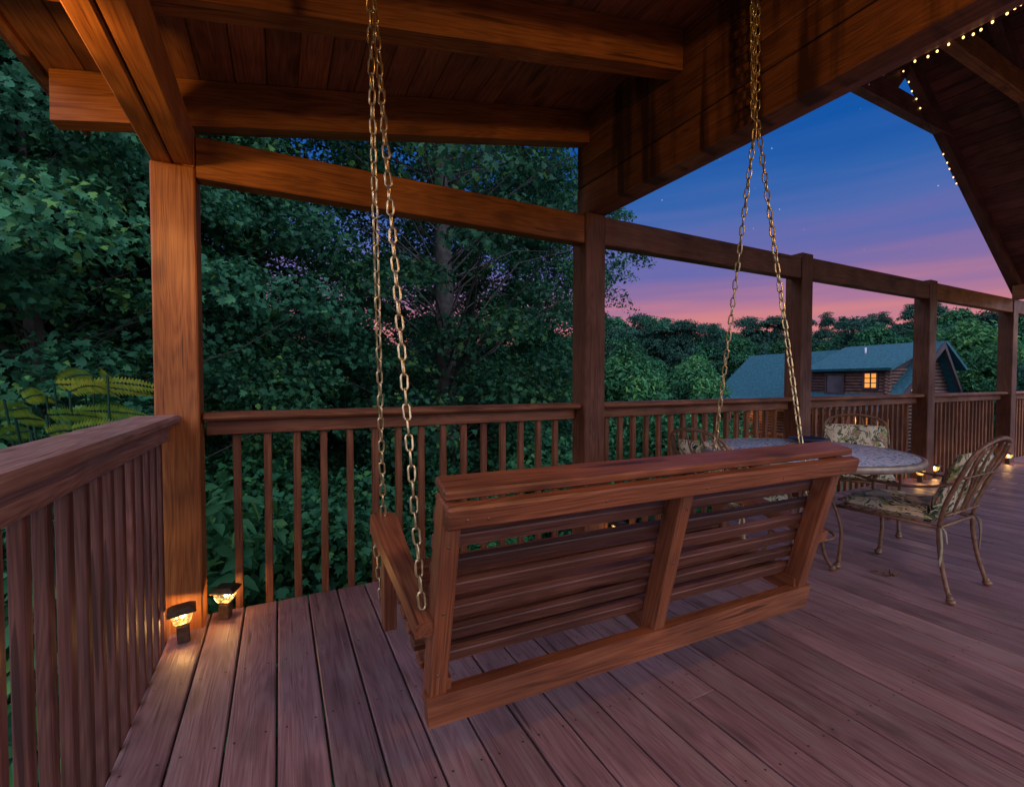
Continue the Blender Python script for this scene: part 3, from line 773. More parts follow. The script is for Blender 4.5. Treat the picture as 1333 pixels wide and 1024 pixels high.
# ------------------------------------------------------------------ neighbouring cabin
O_ = Vector((34.6, 12.7, 0)); U_ = Vector((.143, .990, 0)); V_ = Vector((-.990, .143, 0))
def CB(u, v, z): return O_ + U_ * u + V_ * v + Vector((0, 0, z))
cab = thing('log_cabin', 'neighbouring dark log cabin with blue shingle roof and a lit dormer window', 'cabin', (0, 0, 0))
RZc = 3.2
def slab(pts, th, name, mat):
    m = MB(); p = [Vector(q) for q in pts]; n_ = (p[1] - p[0]).cross(p[2] - p[0]).normalized()
    if n_.z < 0: n_ = -n_
    m.prism(p, n_ * th, p[1] - p[0], .5); return m.build(name, mat, cab)
zr = lambda v: RZc - abs(v) * .86
slab([CB(-.3, 0, RZc), CB(13.4, 0, RZc), CB(13.4, 3.9, zr(3.9)), CB(-.3, 3.9, zr(3.9))], .14, 'roof', M['shingle'])
slab([CB(-.3, 3.9, zr(3.9)), CB(13.4, 3.9, zr(3.9)), CB(13.8, 5.2, zr(3.9) - .55), CB(-.3, 5.2, zr(3.9) - .55)], .14, 'porch_roof', M['shingle'])
slab([CB(-.3, -.02, RZc), CB(13.4, -.02, RZc), CB(13.4, -1.9, RZc - 3.2), CB(-.3, -1.9, RZc - 3.2)], .14, 'roof', M['shingle'])
def logwall(p0, p1, z0, z1, name='log_wall', r=.11, ends=True):
    m = MB(); z = z0 + r
    while z < z1:
        m.tube([Vector((p0.x, p0.y, z)), Vector((p1.x, p1.y, z))], r, 8); z += 2 * r * .93
    return m.build(name, M['logs'], cab)
# main lower walls and gable end
m = MB(); m.prism([CB(.25, 3.8, -5), CB(.25, 3.8, zr(3.9) + .0), CB(.25, 0, RZc - .1), CB(.25, -1.75, RZc - 3.1), CB(.25, -1.75, -5)], U_ * 12.6, (0, 0, 1), .4); m.build('wall_core', M['trimdark'], cab)
for z in np.arange(-4.6, 3.0, .21):
    hv = min(3.85, (RZc - .25 - z) / .86)
    if hv > .2:
        m = MB(); m.tube([CB(.22, hv, z), CB(.22, -min(1.75, (RZc - .25 - z) / 1.7), z)], .11, 8); m.build('log', M['logs'], cab)
logwall(CB(.2, 3.83, 0), CB(13, 3.83, 0), -5, -.25)
for v in (1, -1):                             # barge boards
    ve, ze = (4.0, zr(4.0)) if v > 0 else (-1.9, RZc - 3.2)
    m = MB(); m.prism([CB(-.42, 0, RZc + .16), CB(-.42, ve, ze + .16), CB(-.42, ve, ze - .1), CB(-.42, 0, RZc - .2)], U_ * .1, V_ * v); m.build('barge_board', M['trimdark'], cab)
# dormers on both sides
for s in (1, -1):
    vw = 3.42
    ve = 3.95 if s > 0 else -2.0
    slab([CB(-.45 if s < 0 else -.05, .05 * s, RZc + .12), CB(5.25, .05 * s, RZc + .12), CB(5.25, ve, 1.72), CB(-.45 if s < 0 else -.05, ve, 1.72)], .16, 'dormer_roof', M['shingle'])
    if s < 0: continue
    m = MB(); m.prism([CB(.55, vw * s, -.1), CB(.55, vw * s, 1.86), CB(.55, .3 * s, 3.0), CB(.55, .3 * s, 2.2)], U_ * 4.4, (0, 0, 1), .4); m.build('dormer_core', M['trimdark'], cab)
    m = MB(); z = .18
    while z < 1.8:
        m.tube([CB(.33, vw * s, z), CB(5.1, vw * s, z)], .10, 8)
        vi = max(.2, vw - 3.2 * (1 - 0)) 
        m.tube([CB(.5, (vw + .18) * s, z + .05), CB(.5, (RZc - z) / .86 * .72 * s, z + .05)], .10, 8)
        z += .19
    m.build('dormer_log_wall', M['logs'], cab)
def cabwin(u0, u1, z0, z1, v, glass, mull=True, lab=None, curtain=None):
    m = MB()
    for a, b, c, d in ((u0 - .1, u1 + .1, z1, z1 + .12), (u0 - .1, u1 + .1, z0 - .12, z0), (u0 - .1, u0, z0, z1), (u1, u1 + .1, z0, z1)):
        m.box(CB((a + b) / 2, v + .07, (c + d) / 2), (b - a, .12, d - c), U_, V_, (0, 0, 1), .01)
    if mull:
        m.box(CB((u0 + u1) / 2, v + .06, (z0 + z1) / 2), (.05, .06, z1 - z0), U_, V_, (0, 0, 1), .005)
        for q in (1 / 3, 2 / 3): m.box(CB((u0 + u1) / 2, v + .06, z0 + (z1 - z0) * q), (u1 - u0, .055, .045), U_, V_, (0, 0, 1), .005)
    w = m.build('window', M['trimdark'], cab)
    g = MB(); g.box(CB((u0 + u1) / 2, v + .02, (z0 + z1) / 2), (u1 - u0, .03, z1 - z0), U_, V_, (0, 0, 1), .002); g.build('pane', glass, w)
    if lab: w['label'] = lab
def u_at(px, v):                                # u of a cabin-plane point seen at pixel column px
    d = ray(px, 500); A = O_ + V_ * v; 
    # solve CAM + t d = A + u U in plan
    det = d.x * (-U_.y) + U_.x * d.y; t = ((A.x) * (-U_.y) + U_.x * (A.y)) / det
    return (t * d.y - A.y) / U_.y
cabwin(u_at(1142, 3.5), u_at(1126, 3.5), .72, 1.55, 3.5, M['litglass'], lab='lit orange dormer window')
cabwin(u_at(1098, 3.5), u_at(1077, 3.5), .38, 1.5, 3.5, M['dimglass'], False, lab='dark dormer window')
# window in the gable end
m = MB(); m.box(CB(.12, 2.0, .95), (.06, .62, .95), U_, V_, (0, 0, 1), .01); w = m.build('window', M['trimdark'], cab)
m = MB(); m.box(CB(.075, 2.0, .95), (.03, .5, .8), U_, V_, (0, 0, 1), .004); m.build('pane', M['litglass'], w)
# ground floor windows and porch
for a, b in ((1161, 1152), (1147, 1139), (1133, 1124), (1117, 1108), (1096, 1089)):
    cabwin(u_at(a, 3.9), u_at(b, 3.9), -2.4, -1.05, 3.9, M['litglass'])
for u in np.linspace(.2, 13.2, 6):
    m = MB(); m.box(CB(float(u), 5.0, -2.6), (.16, .16, 4.2), U_, V_, (0, 0, 1), .01, grain=2); m.build('porch_post', M['trimdark'], cab)
m = MB(); m.box(CB(6.7, 5.0, -.86), (13.4, .14, .24), U_, V_, (0, 0, 1), .01, grain=0); m.build('porch_beam', M['beam'], cab)
m = MB(); m.box(CB(6.7, 4.6, -3.65), (13.6, 2.0, .15), U_, V_, (0, 0, 1), .01, grain=0); m.build('porch_deck', M['gable'], cab)
m = MB(); m.box(CB(6.7, 5.02, -2.55), (13.4, .09, .09), U_, V_, (0, 0, 1), .01); 
for u in np.arange(.2, 13.3, .22): m.box(CB(float(u), 5.0, -3.1), (.06, .05, 1.0), U_, V_, (0, 0, 1), .005)
m.build('porch_railing', M['beam'], cab)
m = MB(); m.tube([CB(3.0, 1.5, 2.5), CB(3.0, 1.5, 3.25)], .06, 8); m.build('vent_pipe', M['vent'], cab)
m = MB(); m.box(CB(8.4, .15, RZc + .2), (.3, .3, .16), U_, V_, (0, 0, 1), .02); m.build('roof_vent', M['vent'], cab)

# dark log outbuilding glimpsed through the foliage and the front balusters
ob = thing('log_shed', 'dark log shed wall glimpsed through the front balusters left of the second post', 'shed')
m = MB(); a = on_y(556, 560, 15.0); b = on_y(612, 560, 15.0)
m.box(((a.x + b.x) / 2, 15.4, -1.6), (b.x - a.x, .6, 3.2), ch=.02, grain=0); m.build('wall', M['trimdark'], ob)
m = MB(); z = -3.0
while z < -.1: m.tube([(a.x - .1, 15.08, z), (b.x + .1, 15.08, z)], .1, 8); z += .19
m.build('log_wall', M['logs'], ob)
m = MB(); m.prism([(a.x - .3, 14.8, 0), (b.x + .3, 14.8, 0), (b.x + .3, 16, .55), (a.x - .3, 16, .55)], (0, 0, .1)); m.build('roof', M['shingle'], ob)

# ------------------------------------------------------------------ ground
def gh(x, y):
    d = math.hypot(x, y)
    h = -3.4 + .25 * math.sin(x * .13) * math.cos(y * .11) - .05 * min(d, 30) * .5
    if d > 45: h += (d - 45) * .11
    return min(h, 30)
vs = []; fs = []; n = 72; rad = [2 + 298 * (i / 44) ** 2 for i in range(45)]
for r_ in rad:
    for k in range(n):
        a = 2 * math.pi * k / n; x, y = r_ * math.cos(a), r_ * math.sin(a); vs.append((x, y, gh(x, y)))
vs.append((0, 0, gh(0, 0)))
for i in range(44):
    for k in range(n): fs.append((i * n + k, (i + 1) * n + k, (i + 1) * n + (k + 1) % n, i * n + (k + 1) % n))
for k in range(n): fs.append((k, (k + 1) % n, len(vs) - 1))
m = MB(); m.add(vs, fs, None, .5, True); tag(m.build('ground', M['ground']), 'dark forest floor below the deck', kind='structure')

# ------------------------------------------------------------------ foliage
LEAF = {
 'maple': (np.array([(0, 0), (.30, .10), (.50, .42), (.27, .50), (.36, .80), (.10, .72), (0, 1.1), (-.10, .72), (-.36, .80), (-.27, .50), (-.50, .42), (-.30, .10)]), [(0, 1, 2, 3), (0, 3, 4, 5), (0, 5, 6, 7), (0, 7, 8, 9), (0, 9, 10, 11)]),
 'oval': (np.array([(0, 0), (.26, .35), (.2, .75), (0, 1.15), (-.2, .75), (-.26, .35)]), [(0, 1, 2, 3), (0, 3, 4, 5)]),
 'slim': (np.array([(0, 0), (.15, .5), (0, 1.2), (-.15, .5)]), [(0, 1, 2, 3)]),
}
def leaves(centres, normals, size, kind, tones, rs):
    """one mesh worth of leaf blades: arrays of verts and faces"""
    sh, fc = LEAF[kind]; n = len(centres); k = len(sh)
    nv = normals / np.linalg.norm(normals, axis=1, keepdims=True)
    a = rs.normal(size=(n, 3)); t = np.cross(nv, a); t /= np.linalg.norm(t, axis=1, keepdims=True)
    t[:, 2] -= .35; t /= np.linalg.norm(t, axis=1, keepdims=True)
    s = np.cross(nv, t); s /= np.linalg.norm(s, axis=1, keepdims=True)
    sz = size * rs.uniform(.5, 1.4, n)
    fold = np.abs(sh[:, 0]) * .35; droop = -(sh[:, 1] ** 2) * .22
    V = centres[:, None, :] + sz[:, None, None] * (s[:, None, :] * sh[None, :, 0:1] + t[:, None, :] * sh[None, :, 1:2] + nv[:, None, :] * (fold + droop)[None, :, None])
    F = np.array(fc)[None] + (np.arange(n) * k)[:, None, None]
    return V.reshape(-1, 3), F.reshape(-1, F.shape[-1]), np.repeat(tones, k)
def np_mesh(name, V, F, T, mat, parent=None):
    me = bpy.data.meshes.new(name); nf, k = F.shape
    me.vertices.add(len(V)); me.vertices.foreach_set('co', V.astype(np.float32).ravel())
    me.loops.add(nf * k); me.loops.foreach_set('vertex_index', F.astype(np.int32).ravel())
    me.polygons.add(nf); me.polygons.foreach_set('loop_start', np.arange(0, nf * k, k, dtype=np.int32))
    try: me.polygons.foreach_set('loop_total', np.full(nf, k, dtype=np.int32))
    except Exception: pass
    t = me.attributes.new('tone', 'FLOAT', 'POINT'); t.data.foreach_set('value', T.astype(np.float32))
    me.update(calc_edges=True); me.validate(); me.materials.append(mat)
    o = bpy.data.objects.new(name, me); col.objects.link(o)
    if parent: o.parent = parent
    return o
def make_tree(name, label, cat, h, rad_, z_lo, clumps, per, size, kind, lmat, rs, trunk_r=.2, shape='round', flat=.42, cr=.7, lean=0, gap=0.0, forked=False, group=None, drop=None):
    """tapered trunk + limbs reaching leaf clumps that fill an uneven crown"""
    t = thing(name, label, cat, group=group)
    C = []; tries = 0
    while len(C) < clumps and tries < clumps * 60:
        tries += 1
        q = rs.uniform(0, 1); z = z_lo + (h - z_lo) * q
        if shape == 'round': R_ = rad_ * (math.sin(math.pi * min(1, q * .86 + .12)) ** .6)
        elif shape == 'cone': R_ = rad_ * (1 - q) ** .8 + .12 * rad_
        elif shape == 'column': R_ = rad_ * (1 - .35 * q)
        else: R_ = rad_ * (.55 + .45 * math.sin(math.pi * q))
        a = rs.uniform(0, 2 * math.pi); rr = R_ * (rs.uniform(0, 1) ** .45) * (1 + .22 * math.sin(3 * a + z * 1.7))
        p = np.array([rr * math.cos(a) + lean * q, rr * math.sin(a), z])
        if drop is not None and drop(p): continue
        if gap and any(np.linalg.norm((p - c) * (1, 1, 1.6)) < gap for c in C): continue
        C.append(p)
    tr = MB()
    top = h * .9; P = []; Rr = []
    for i in range(9):
        q = i / 8; P.append((lean * q + .12 * math.sin(q * 5) * rad_ * .2, .1 * math.cos(q * 4) * rad_ * .2, q * top)); Rr.append(trunk_r * (1 - q) ** .8 + .012)
    tr.tube(P, Rr, 10)
    def tp(z):
        q = max(0, min(1, z / top)); return Vector((lean * q + .12 * math.sin(q * 5) * rad_ * .2, .1 * math.cos(q * 4) * rad_ * .2, z))
    for c in C:
        d = math.hypot(c[0], c[1]); zs = max(.15 * h, min(top * .97, c[2] - d * rs.uniform(.35, .75)))
        a = tp(zs); b = Vector(c); r0 = max(.007, trunk_r * .13 * (1 - zs / top * .7) * min(1, d / rad_ + .35))
        mid = a.lerp(b, .5) + Vector((rs.uniform(-.2, .2) * d, rs.uniform(-.2, .2) * d, d * rs.uniform(.02, .14)))
        tr.tube([a, a.lerp(mid, .6), mid, mid.lerp(b, .6), b], [r0, r0 * .7, r0 * .5, r0 * .32, r0 * .16], 5, caps=False)
    tr.build('trunk', M['bark'], t)
    Vs = []; Fs = []; Ts = []; cen = []; nor = []; ton = []
    for c in C:
        n_ = int(per * rs.uniform(.7, 1.3)); s_ = cr * rs.uniform(.65, 1.35)
        g = rs.normal(size=(n_, 3)); g /= np.linalg.norm(g, axis=1, keepdims=True); g *= rs.uniform(.15, 1, (n_, 1)) ** .5
        out = np.array([c[0] - lean * .5, c[1], 0]); out = out / (np.linalg.norm(out) + 1e-6)
        pos = g * (s_, s_, s_ * flat); pos[:, 2] -= .28 * (pos[:, :2] @ out[:2]) + .18 * (g[:, 0] ** 2 + g[:, 1] ** 2) * s_
        cen.append(c + pos); nn = rs.normal(size=(n_, 3)) * .55 + np.array([0, 0, 1.0]) + g * .5 + out * .35
        nor.append(nn); ton.append(np.clip(rs.normal(.42 + rs.uniform(-.28, .28), .24, n_), 0, 1))
    V, F, T = leaves(np.concatenate(cen), np.concatenate(nor), size, kind, np.concatenate(ton), rs)
    np_mesh('crown', V, F, T, lmat, t)
    note_kids(t); return t
rs = np.random.RandomState(5)
def put(t, x, y, z=None, rz=0, s=1): t.location = (x, y, gh(x, y) if z is None else z); t.rotation_euler = (0, 0, rz); t.scale = (s,) * 3
def pol(px, dist):                                 # plan position seen at pixel column px at this distance
    d = ray(px, 500); d = Vector((d.x, d.y, 0)).normalized(); return d * dist

# large leafy trees next to the deck
A = make_tree('maple_tree', 'tall maple with dense drooping leaves at the far left', 'tree', 8.6, 2.7, 1.0, 200, 400, .070, 'maple', M['leaf'], rs, .16, 'round', cr=.60, flat=.5, group='leafy trees close to the deck')
p = pol(50, 7.3); put(A, p.x, p.y, -3.4)
Bt = make_tree('maple_tree', 'maple with a dark trunk in the middle of the view, open crown with sky between', 'tree', 15, 4.2, 3.4, 200, 230, .098, 'maple', M['leaf'], rs, .33, 'oval', cr=.80, flat=.46, gap=.62, group='leafy trees close to the deck')
p = pol(575, 10.5); put(Bt, p.x, p.y, -3.6)
def at_tree(t, px, dist, s, rz, lb, z=-3.6):
    p = pol(px, dist); return dup(t, (p.x, p.y, z), rz, s, lb)
at_tree(Bt, 335, 11.5, .92, 1.9, 'maple left of the swing chain with pink sky showing through its crown')
at_tree(A, 150, 9.2, 1.18, 2.4, 'maple behind the far left one, just left of the corner post')
at_tree(A, 290, 9.0, .66, 4.1, 'low maple right of the corner post, below the sloping beam')
at_tree(A, 470, 11.8, .68, .6, 'low maple behind the swing chain at railing height')
at_tree(A, 700, 13.0, .70, 3.3, 'low maple left of the second post at railing height')
at_tree(Bt, 700, 14.5, .74, 3.9, 'slender maple behind the second post, twigs reaching right into the sky')
at_tree(Bt, 615, 15.5, .98, 2.7, 'tall maple left of the second post whose canopy fills the gap under the roof')
at_tree(Bt, -60, 10.5, .95, 5.2, 'maple at the left edge under the blue sky corner', -4.4)
at_tree(A, 30, 11.5, 1.15, 5.4, 'second row maple at the far left behind the drooping one')
# shrubs below the railing
S = make_tree('shrub', 'leafy shrub below the front railing by the corner post', 'shrub', 3.0, 1.5, .3, 70, 190, .085, 'maple', M['leafmid'], rs, .05, 'round', cr=.5, flat=.6, group='shrubs below the deck')
put(S, .2, 5.0, -3.35)
S2 = make_tree('shrub', 'slim-leaved shrub below the middle of the front railing', 'shrub', 2.6, 1.4, .3, 60, 210, .09, 'oval', M['leafbright'], rs, .05, 'round', cr=.45, flat=.6, group='shrubs below the deck')
put(S2, 2.4, 5.4, -3.5)
for t, px, d, s, rz, lb in ((S, 330, 7.4, 1.15, 1.1, 'taller shrub under the railing between corner post and chain'), (S, 470, 6.6, 1.05, 2.3, 'shrub under the railing behind the near swing chain'),
        (S2, 290, 5.2, .8, 3.0, 'pale shrub seen low between the first balusters'), (S2, 610, 8.4, 1.0, .7, 'pale shrub behind the left end of the swing'),
        (S, 690, 9.5, 1.2, 4.4, 'shrub left of the second post above the swing back'), (S, 860, 10.5, 1.15, 5.3, 'shrub right of the second post under the railing'),
        (S, 190, 5.8, 1.1, 1.7, 'shrub behind the corner post and side railing'), (S2, 930, 15, 1.3, 2.2, 'pale shrub under the railing behind the left patio chair'),
        (S, 560, 11, 1.25, 3.6, 'shrub by the dark log shed'), (S2, 740, 12, 1.1, 5.0, 'pale shrub behind the second post'), (S2, 90, 4.5, 1.5, 1.9, 'leafy shrub under the yellow-green fronds at the left'), (S, 20, 4.4, 1.0, 2.9, 'shrub under the side railing at the left edge')):
    p = pol(px, d); dup(t, (p.x, p.y, -3.5 if s < 1.2 else -3.7), rz, s, lb)
# sumac with feathery yellow-green fronds by the side railing
sm = thing('sumac_bush', 'sumac with feathery yellow-green fronds above the left side railing', 'bush')
st = MB(); cen = []; nor = []; ton = []; Vl = []; Fl = []; Tl = []; off = 0
base = on_y(100, 600, 3.2); base.z = -3.2
def frond(p0, dirv, length, up, n=17, wid=.16, tone=.6):
    """feather leaf: a rib with leaflets on both sides"""
    global off
    p0 = Vector(p0); dirv = Vector(dirv).normalized(); side = dirv.cross(Vector((0, 0, 1))).normalized(); P = []
    for i in range(n + 1):
        q = i / n; P.append(p0 + dirv * (length * q) + Vector((0, 0, up * q - (up + .14 * length) * q * q)))
    st.tube(P, [.0035 * (1 - .7 * i / n) for i in range(n + 1)], 4, caps=False)
    for i in range(1, n + 1):
        q = i / n; L_ = wid * (math.sin(math.pi * min(1, q * .8 + .18)) ** .7) * (1 if q < .97 else .6)
        t_ = (P[i] - P[i - 1]).normalized()
        for s_ in (-1, 1):
            d = (side * (s_ * .55) + t_ * .35 + Vector((0, 0, -.10 - .70 * s_))).normalized(); w = t_ * (length / n * .62)
            a = P[i]; V = [a, a + d * L_ * .35 + w, a + d * L_, a + d * L_ * .35 - w]
            o = len(Vl); Vl.extend([tuple(v) for v in V]); Fl.append((o, o + 1, o + 2, o + 3)); Tl.extend([min(1, max(0, tone + rnd.uniform(-.25, .25)))] * 4)
for (ax, ay, bx, by, y0, tn) in ((70, 500, 205, 512, 3.1, .9), (120, 488, 60, 492, 3.2, .7), (110, 500, 205, 498, 3.3, .9), (140, 490, 120, 478, 3.1, .8), (60, 515, 5, 512, 3.1, .7), (90, 510, 150, 486, 3.0, .8),
        (40, 530, -20, 545, 3.0, .5), (60, 540, 120, 548, 2.9, .3), (100, 535, 160, 545, 3.1, .4), (90, 560, 150, 548, 2.9, .6), (30, 520, 80, 505, 3.1, .7), (40, 560, 10, 580, 2.7, .3), (60, 565, 120, 560, 2.8, .6), (130, 530, 180, 540, 3.2, .2), (20, 545, 60, 555, 2.7, .5), (5, 520, -40, 520, 2.9, .7)):
    a = on_y(ax, ay, y0); b = on_y(bx, by, y0 + .15); d = b - a
    for r3 in (0,):
        dd = Vector((d.x, d.y + rnd.uniform(-.15, .35), 0))
        frond(a + Vector((0, 0, -.05 * r3)), dd, d.length * 1.05 + .06, d.z + .05, 24, .060, tn - .2 * r3)
    st.tube([base + Vector((0, 0, 0)), base.lerp(a, .6) + Vector((.05, .1, .2)), a], [.02, .011, .005], 5, caps=False)
st.build('stems', M['leafdark'], sm)
np_mesh('fronds', np.array(Vl), np.array(Fl), np.array(Tl), M['frond'], sm)

# distant forest: every tree its own object
rs = np.random.RandomState(21)
D1 = make_tree('broadleaf_tree', 'x', 'tree', 13, 4.0, 2.0, 120, 140, .32, 'oval', M['leafmid'], rs, .25, 'round', cr=1.15, flat=.65, group='trees of the far woods')
D2 = make_tree('broadleaf_tree', 'x', 'tree', 15, 3.2, 3.0, 95, 130, .32, 'oval', M['leafdark'], rs, .22, 'oval', cr=1.0, flat=.6, group='trees of the far woods')
D3 = make_tree('pine_tree', 'x', 'tree', 16, 2.6, 4.0, 80, 120, .34, 'slim', M['leafdark'], rs, .2, 'cone', cr=.85, flat=.35, gap=.6, group='trees of the far woods')
D4 = make_tree('broadleaf_tree', 'x', 'tree', 10, 4.2, .8, 120, 150, .30, 'oval', M['leafbright'], rs, .25, 'round', cr=1.1, flat=.75, group='trees of the far woods')
plan = []
def far(t, px, d, topy, lb, rz=None):
    """top of the crown appears at pixel row topy"""
    p = pol(px, d); dv = (p.dot(Vector((math.sin(YAW), math.cos(YAW), 0))))
    zt = H + (496 - topy) * dv / F; g0 = gh(p.x, p.y) - .3; hh = {D1: 13.2, D2: 15.2, D3: 16.2, D4: 10.3}[t]
    plan.append((t, p, g0, (zt - g0) / hh, lb, rz if rz is not None else rnd.uniform(0, 6)))
kinds = {D1: 'round leafy tree', D2: 'narrow dark tree', D3: 'wispy pine'}
i = 0
for row, (d0, ys) in enumerate(((62, 0), (52, 14), (42, 42), (34, 72))):
    px = 780 + row * 9
    while px < 1420:
        skyl = np.interp(px, [780, 840, 900, 960, 1030, 1100, 1160, 1210, 1300, 1400], [395, 410, 416, 420, 424, 412, 402, 398, 402, 400])
        t = rnd.choice([D1, D2, D2, D3] if row < 2 else [D1, D1, D2])
        if row == 0 and 1040 < px < 1200: t = rnd.choice([D3, D3, D2])
        if row >= 2 and 905 < px < 1330: px += 22; continue
        far(t, px + rnd.uniform(-6, 6), d0 + rnd.uniform(-4, 4), skyl + ys + (rnd.uniform(-14, 12) if t in (D2, D3) else rnd.uniform(0, 14)), None)
        px += rnd.uniform(22, 34)
far(D4, 1262, 44, 426, 'bright green round tree right of the cabin gable'); far(D4, 1310, 40, 455, 'bright green tree beside the farthest post'); far(D4, 815, 24, 462, 'bright green tree right of the second post above the railing'); far(D4, 905, 33, 470, 'pale green tree at the left end of the blue roof')
far(D4, 1222, 50, 440, 'bright green tree just behind the cabin gable')
LEFT = 'between the second post and the far chain'
used = {}
def where(px):
    if px < 800: return 'behind the second post'
    if px < 860: return 'just right of the second post'
    if px < 930: return 'left of the far swing chain'
    if px < 1025: return 'above the left half of the blue roof'
    if px < 1065: return 'behind the middle post'
    if px < 1130: return 'above the cabin dormer'
    if px < 1190: return 'above the lit cabin window'
    if px < 1225: return 'behind the post right of the cabin'
    if px < 1300: return 'right of the cabin gable'
    return 'behind the farthest post'
first = {}
rowname = lambda d: 'farthest row' if d > 57 else ('second row' if d > 47 else ('nearer row' if d > 38 else 'nearest row'))
info = []
for (t, p, g0, s, lb, rz) in plan:
    v = Vector((p.x, p.y, 0)); dv = v.dot(Vector((math.sin(YAW), math.cos(YAW), 0))); lat = v.dot(rgt); info.append(666 + lat / dv * F)
order = sorted(range(len(plan)), key=lambda j: info[j])
cnt = {}
for j in order:
    t, p, g0, s, lb, rz = plan[j]
    if lb is None:
        key = (kinds[t], where(info[j]), rowname(p.length)); cnt.setdefault(key, []).append(j)
labels = {}
ordn = ['leftmost', 'second from left', 'third from left', 'fourth from left', 'fifth from left']
for key, js in cnt.items():
    for q, j in enumerate(js):
        labels[j] = '%s in the %s, %s' % (key[0], key[2], key[1]) if len(js) == 1 else '%s %s, %s, %s' % (ordn[q], key[0], key[2], key[1])
for j in order:
    t, p, g0, s, lb, rz = plan[j]; lb = lb or labels[j]
    assert len(lb.split()) <= 16 or print('LONG', lb) is None
    if t.name not in first:
        first[t.name] = 1; t.location = (p.x, p.y, g0); t.rotation_euler = (0, 0, rz); t.scale = (s,) * 3; t['label'] = lb
    else: dup(t, (p.x, p.y, g0), rz, s, lb)
# second line of woods behind the near maples on the left
for i, (px, d, s, t) in enumerate(((300, 24, .62, D1), (400, 28, .66, D2), (480, 22, .55, D1), (560, 30, .62, D2), (640, 24, .55, D1), (700, 30, .66, D1), (760, 26, .6, D2), (200, 20, .8, D1), (60, 20, .85, D2), (120, 26, .95, D1), (350, 19, .48, D2), (525, 19, .46, D1), (600, 20, .44, D4), (430, 17, .42, D4))):
    p = pol(px, d)
    nm = {D1: 'round tree', D2: 'narrow dark tree', D4: 'pale green tree'}[t]
    lb = '%s far behind the near maples, %s' % (nm, ['right of the corner post', 'left of the near chain', 'behind the near chain', 'left of the dark maple trunk', 'right of the dark maple trunk', 'midway from the dark trunk to the second post', 'by the left edge of the second post', 'at the left edge of the corner post', 'at the left edge of the picture', 'above the yellow fronds', 'below the pink gap left of the chain', 'below the beam left of the dark trunk', 'above the left end of the swing', 'low between chain and corner post'][i])
    dup(t, (p.x, p.y, -4.0), i * 1.3, s, lb)

# ------------------------------------------------------------------ lights
def light(name, kind, loc_, energy, colr, **kw):
    l = bpy.data.lights.new(name, kind); l.energy = energy; l.color = colr
    for k, v in kw.items(): setattr(l, k, v)
    o = bpy.data.objects.new(name, l); col.objects.link(o); o.location = loc_; return o
for (p, e, t) in lamps:
    o = light('bulb_glow', 'POINT', (0, 0, .098), 1.0 * e, (1, .50, .14), shadow_soft_size=.012); o.parent = t
# porch lamps of the house, outside the frame
lp = light('porch_lamp_glow', 'SPOT', (-.68, 1.32, 1.93), 21, (1, .52, .12), shadow_soft_size=.04, spot_size=R(138), spot_blend=.7)
lp.rotation_euler = Vector((.04, 1, .3)).to_track_quat('-Z', 'Y').to_euler()
light('wall_lamp_glow', 'POINT', (1.05, -.55, 2.26), 32, (1, .53, .15), shadow_soft_size=.08)
light('far_lamp_glow', 'POINT', (9.9, 1.6, 1.9), 7, (1, .52, .18), shadow_soft_size=.08)
for (u, v, z, e) in ((2.2, 4.6, -1.3, 45), (9.5, 4.6, -1.3, 60)):
    light('cabin_porch_glow', 'POINT', CB(u, v, z), e, (1, .45, .15), shadow_soft_size=.1)

sun = light('sun', 'SUN', (0, 0, 20), 1.4, (.60, .80, 1.0), angle=R(50))
sun.rotation_euler = Vector((-.12, .72, -.58)).to_track_quat('-Z', 'Y').to_euler()

w = bpy.data.worlds.new('World'); sc.world = w; w.use_nodes = True; nt = w.node_tree
for n_ in list(nt.nodes): nt.nodes.remove(n_)
out = nt.nodes.new('ShaderNodeOutputWorld'); bg = nt.nodes.new('ShaderNodeBackground'); L = nt.links
tc = N(nt, 'ShaderNodeTexCoord'); sp = N(nt, 'ShaderNodeSeparateXYZ'); L.new(tc.outputs['Generated'], sp.inputs[0])
# streaky thin cloud bends the bands
mp = N(nt, 'ShaderNodeMapping'); mp.inputs['Scale'].default_value = (1.1, 1.1, 15); mp.inputs['Rotation'].default_value = (.06, -.05, 0)
L.new(tc.outputs['Generated'], mp.inputs['Vector'])
nz = N(nt, 'ShaderNodeTexNoise'); nz.inputs['Scale'].default_value = 2.2; nz.inputs['Detail'].default_value = 4; nz.inputs['Roughness'].default_value = .5
L.new(mp.outputs[0], nz.inputs['Vector'])
el = math_(nt, 'ADD', sp.outputs['Z'], math_(nt, 'MULTIPLY', math_(nt, 'SUBTRACT', nz.outputs['Fac'], .5), .11))
cr = ramp(nt, [(0, (.72, .26, .21)), (.10, (.60, .21, .22)), (.145, (.40, .17, .28)), (.185, (.235, .145, .33)), (.235, (.13, .13, .37)), (.29, (.075, .13, .385)), (.355, (.028, .11, .37)), (.44, (.006, .08, .34)), (.7, (.001, .045, .26))])
L.new(el, cr.inputs[0])
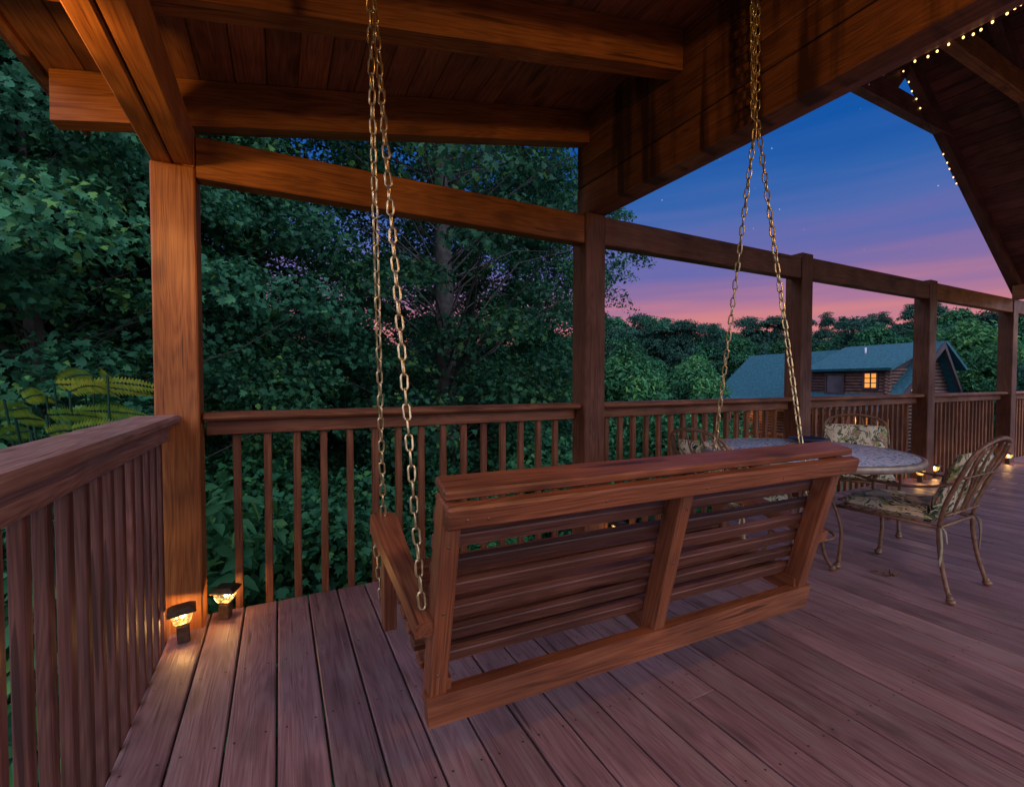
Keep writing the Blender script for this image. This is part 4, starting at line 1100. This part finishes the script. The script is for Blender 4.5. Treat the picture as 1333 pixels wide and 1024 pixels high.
# unseen sky outside the view, brightened as added fill for deck and trees
dt = N(nt, 'ShaderNodeVectorMath', operation='DOT_PRODUCT'); dt.inputs[1].default_value = (-.52, .80, -.30)
L.new(tc.outputs['Generated'], dt.inputs[0])
dt.inputs[1].default_value = (-.454, -.891, 0)
bf = N(nt, 'ShaderNodeMapRange'); bf.inputs['From Min'].default_value = -.50; bf.inputs['From Max'].default_value = .15
L.new(dt.outputs['Value'], bf.inputs['Value'])
c = mixrgb(nt, 'MIX', bf.outputs[0], cr.outputs[0], (1.15, 1.15, 1.55))
# stars
vo = N(nt, 'ShaderNodeTexVoronoi'); vo.inputs['Scale'].default_value = 60; L.new(tc.outputs['Generated'], vo.inputs['Vector'])
star = N(nt, 'ShaderNodeMapRange'); star.inputs['From Min'].default_value = .075; star.inputs['From Max'].default_value = .03
L.new(vo.outputs['Distance'], star.inputs['Value'])
sc2 = N(nt, 'ShaderNodeSeparateColor'); L.new(vo.outputs['Color'], sc2.inputs[0])
pick = math_(nt, 'GREATER_THAN', sc2.outputs[0], .65)
high = N(nt, 'ShaderNodeMapRange'); high.inputs['From Min'].default_value = .2; high.inputs['From Max'].default_value = .4; L.new(sp.outputs['Z'], high.inputs['Value'])
stf = math_(nt, 'MULTIPLY', math_(nt, 'MULTIPLY', star.outputs[0], pick), math_(nt, 'MULTIPLY', high.outputs[0], .8))
c = mixrgb(nt, 'ADD', stf, c, (.7, .75, .9))
L.new(c, bg.inputs[0]); bg.inputs[1].default_value = 1.0; L.new(bg.outputs[0], out.inputs[0])

# ------------------------------------------------------------------ camera and render settings
cd = bpy.data.cameras.new('camera'); co = bpy.data.objects.new('camera', cd); col.objects.link(co); sc.camera = co
cd.sensor_width = 36; cd.lens = F / 1333 * 36; cd.clip_start = .02; cd.clip_end = 800
co.location = CAM; co.rotation_euler = fwd.to_track_quat('-Z', 'Y').to_euler()
sc.view_settings.view_transform = 'Standard'; sc.view_settings.look = 'None'; sc.view_settings.gamma = 1; sc.view_settings.exposure = .15
sc.cycles.use_denoising = True; sc.cycles.max_bounces = 6; sc.cycles.diffuse_bounces = 3; sc.cycles.glossy_bounces = 3
sc.cycles.transparent_max_bounces = 8; sc.cycles.sample_clamp_indirect = 4; sc.cycles.caustics_reflective = False; sc.cycles.caustics_refractive = False
